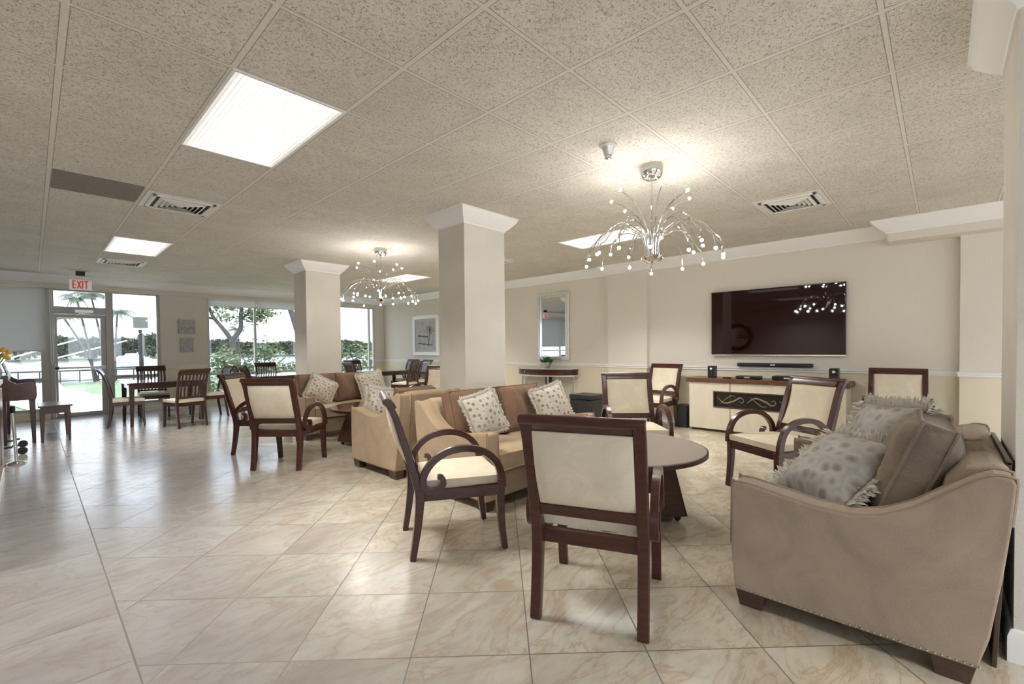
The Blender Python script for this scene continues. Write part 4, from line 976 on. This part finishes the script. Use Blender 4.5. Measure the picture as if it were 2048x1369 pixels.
for k in range(44): leaf_cloud(mb, (rr.uniform(-2.4, 1.7), rr.uniform(-1, 1), rr.uniform(2.9, 5.2)), (.5, .5, .35), 80, .10, rr)
mb.build('leaves', fl, t, smooth=False)
def shrub(name, lab, loc, r, n, s, g=None):
    t = thing(name, lab, 'shrub', loc, 0, g); mb = MB(); leaf_cloud(mb, (0, 0, r[2]*.9), r, n, s, rr); mb.build('leaves', fl, t, smooth=False); MB().tube([(0, 0, 0), (0, 0, r[2])], .03, 6).build('stem', bark, t); return t
for i, (x, y, r, lab) in enumerate(((2.95, 13.7, (.42, .3, .36), 'leafy pale shrub right outside the wide window, leftmost'), (3.65, 13.75, (.45, .3, .33), 'leafy pale shrub right outside the wide window, second from the left'), (4.5, 13.8, (.5, .3, .34), 'leafy pale shrub right outside the wide window, behind the armchairs'),
     (6.5, 25.6, (.9, .6, .85), 'rounded shrub left of the forked tree trunk'), (8.4, 25.8, (1.1, .6, 1.15), 'tall rounded shrub right of the forked tree trunk'), (7.5, 25.2, (.9, .5, .35), 'low shrub in front of the forked tree trunk'))):
    shrub('shrub', lab, (x, y, -.12), r, 520, .055 if y < 20 else .11)
t = thing('hedge', 'tall leafy hedge outside the far right window', 'hedge', (9.3, 16.4, -.12)); mb = MB()
for k in range(14): leaf_cloud(mb, (-2.2+k*.36, rr.uniform(-.2, .2), .85), (.35, .4, .92), 260, .075, rr)
mb.build('leaves', fl, t, smooth=False)
t = thing('hedge', 'low clipped hedge along the water in the wide window', 'hedge', (12.0, 30.5, -.12)); mb = MB()
for k in range(12): leaf_cloud(mb, (-3+k*.5, 0, .3), (.4, .4, .35), 120, .09, rr)
mb.build('leaves', fl, t, smooth=False)
t = thing('lamp_post', 'dark lamp post with square pale lantern head beyond the glass', 'lamp post', (3.47, 26.6, -.12))
MB().tube([(0, 0, 0), (0, 0, 2.36)], .085, 10).build('pole', 'bmatte', t); MB().box(-.24, .24, -.24, .24, 2.44, 2.92).build('lantern', simple('beige_lantern', (.14, .14, .12), .7), t, .02); MB().tube([(0, 0, 2.34), (0, 0, 2.46)], .12, 10).build('collar', 'metalw', t)
def boat(lab, loc, rz, L_, hm, cab, name='boat'):
    t = thing(name, lab, 'boat', loc, rz); n = 12; vs = []; k = 5
    for i in range(n+1):
        q = i/n; w = .16*L_*(1-max(0, q-.45)**2*3.3); w = max(w, .01); sh = .10*L_+.05*L_*q*q; x = -L_/2+L_*q
        vs += [(x, -w, sh), (x, -w*.8, .02*L_), (x+.0, 0, -.03*L_), (x, w*.8, .02*L_), (x, w, sh)]
    fs = [(i*k+j, i*k+j+1, (i+1)*k+j+1, (i+1)*k+j) for i in range(n) for j in range(k-1)]+[(i*k, (i+1)*k, (i+1)*k+4, i*k+4) for i in range(n)]+[(0, 1, 2, 3, 4)]
    MB().add(vs, fs).build('hull', hm, t)
    if cab:
        MB().prism([(-.30*L_, .10*L_), (.22*L_, .12*L_), (.06*L_, .185*L_), (-.22*L_, .19*L_)], -.11*L_, .11*L_, 'y').build('cabin', 'trim', t, .02); MB().prism([(-.16*L_, .19*L_), (.02*L_, .19*L_), (-.02*L_, .225*L_), (-.14*L_, .225*L_)], -.08*L_, .08*L_, 'y').build('flybridge', 'metalw', t)
    return t
boat('white cabin yacht on the water right of the glass door', (9.0, 72, -.75), rad(-8), 7.6, 'trim', True)
boat('white yacht half seen behind the right edge of the door-side window', (16.8, 80, -.75), rad(-5), 6.5, 'trim', True)
b_ = boat('white fishing boat moored left of the glass door', (-1.2, 44, -.75), rad(4), 7.0, 'trim', True)
for k, (xa, za, xb, zb) in enumerate(((-2.8, .9, 1.4, 2.6), (-1.6, .9, 3.6, 2.9), (-.6, .6, 6.2, 2.8))): MB().tube([(xa, 0, za), (xb, 0, zb)], .045, 6).build('outrigger', 'trim', b_)
boat('small boat under a bright blue cover beyond the railing', (1.5, 31.5, -.75), rad(180), 2.3, simple('blue_tarp', (.05, .22, .55), .6), False)

# ------------------------------------------------------------------ light, sky, camera
w = bpy.data.worlds.new('sky'); bpy.context.scene.world = w; w.use_nodes = True; N, L = w.node_tree.nodes, w.node_tree.links; N.clear()
o = N.new('ShaderNodeOutputWorld'); bg = N.new('ShaderNodeBackground'); tc = N.new('ShaderNodeTexCoord'); mp = N.new('ShaderNodeMapping'); mp.inputs['Scale'].default_value = (1, 1, 2.6); L.new(tc.outputs['Generated'], mp.inputs[0])
B = NB(N, L); n = B.noise(mp.outputs[0], 3.2, 6, .4); L.new(B.ramp(n, [(.36, (.55, .70, 1.0)), (.50, (.74, .86, 1.0)), (.62, (.95, .98, 1))]), bg.inputs[0]); bg.inputs[1].default_value = SKY
L.new(bg.outputs[0], o.inputs[0])
s = bpy.data.lights.new('sun', 'SUN'); s.energy = SUN; s.angle = rad(1.2); s.color = (1, .96, .9); so = bpy.data.objects.new('sun', s); C.objects.link(so)
d = Vector((-.12, -.30, -.95)); so.rotation_euler = d.to_track_quat('-Z', 'Y').to_euler()

f, cx, cy, yaw, pit, rol, eye = 909.15, 1024, 712.22, .8138, -.0189, -.0097, 1.268
cam = bpy.data.cameras.new('camera'); co = bpy.data.objects.new('camera', cam); C.objects.link(co); bpy.context.scene.camera = co
cam.sensor_fit = 'HORIZONTAL'; cam.sensor_width = 36; cam.lens = f/2048*36; cam.shift_y = (cy-684.5)/2048; cam.clip_end = 1000; cam.clip_start = .05
fw0 = Vector((math.sin(yaw), math.cos(yaw), 0)); r0 = Vector((math.cos(yaw), -math.sin(yaw), 0)); u0 = Vector((0, 0, 1))
fw = fw0*math.cos(pit)+u0*math.sin(pit); u1 = u0*math.cos(pit)-fw0*math.sin(pit)
rr_ = r0*math.cos(rol)+u1*math.sin(rol); uu = u1*math.cos(rol)-r0*math.sin(rol)
m = Matrix((rr_, uu, -fw)).transposed().to_4x4(); m.translation = Vector((0, 0, eye)); co.matrix_world = m
sc = bpy.context.scene
sc.view_settings.view_transform = 'Standard'; sc.view_settings.look = 'None'; sc.view_settings.exposure = EXPO; sc.view_settings.gamma = 1.0
sc.cycles.sample_clamp_indirect = 4; sc.cycles.max_bounces = 7; sc.cycles.diffuse_bounces = 4; sc.cycles.glossy_bounces = 3; sc.cycles.transparent_max_bounces = 12
sc.cycles.use_adaptive_sampling = True; sc.cycles.adaptive_threshold = .07; sc.cycles.adaptive_min_samples = 10
bpy.context.view_layer.update()
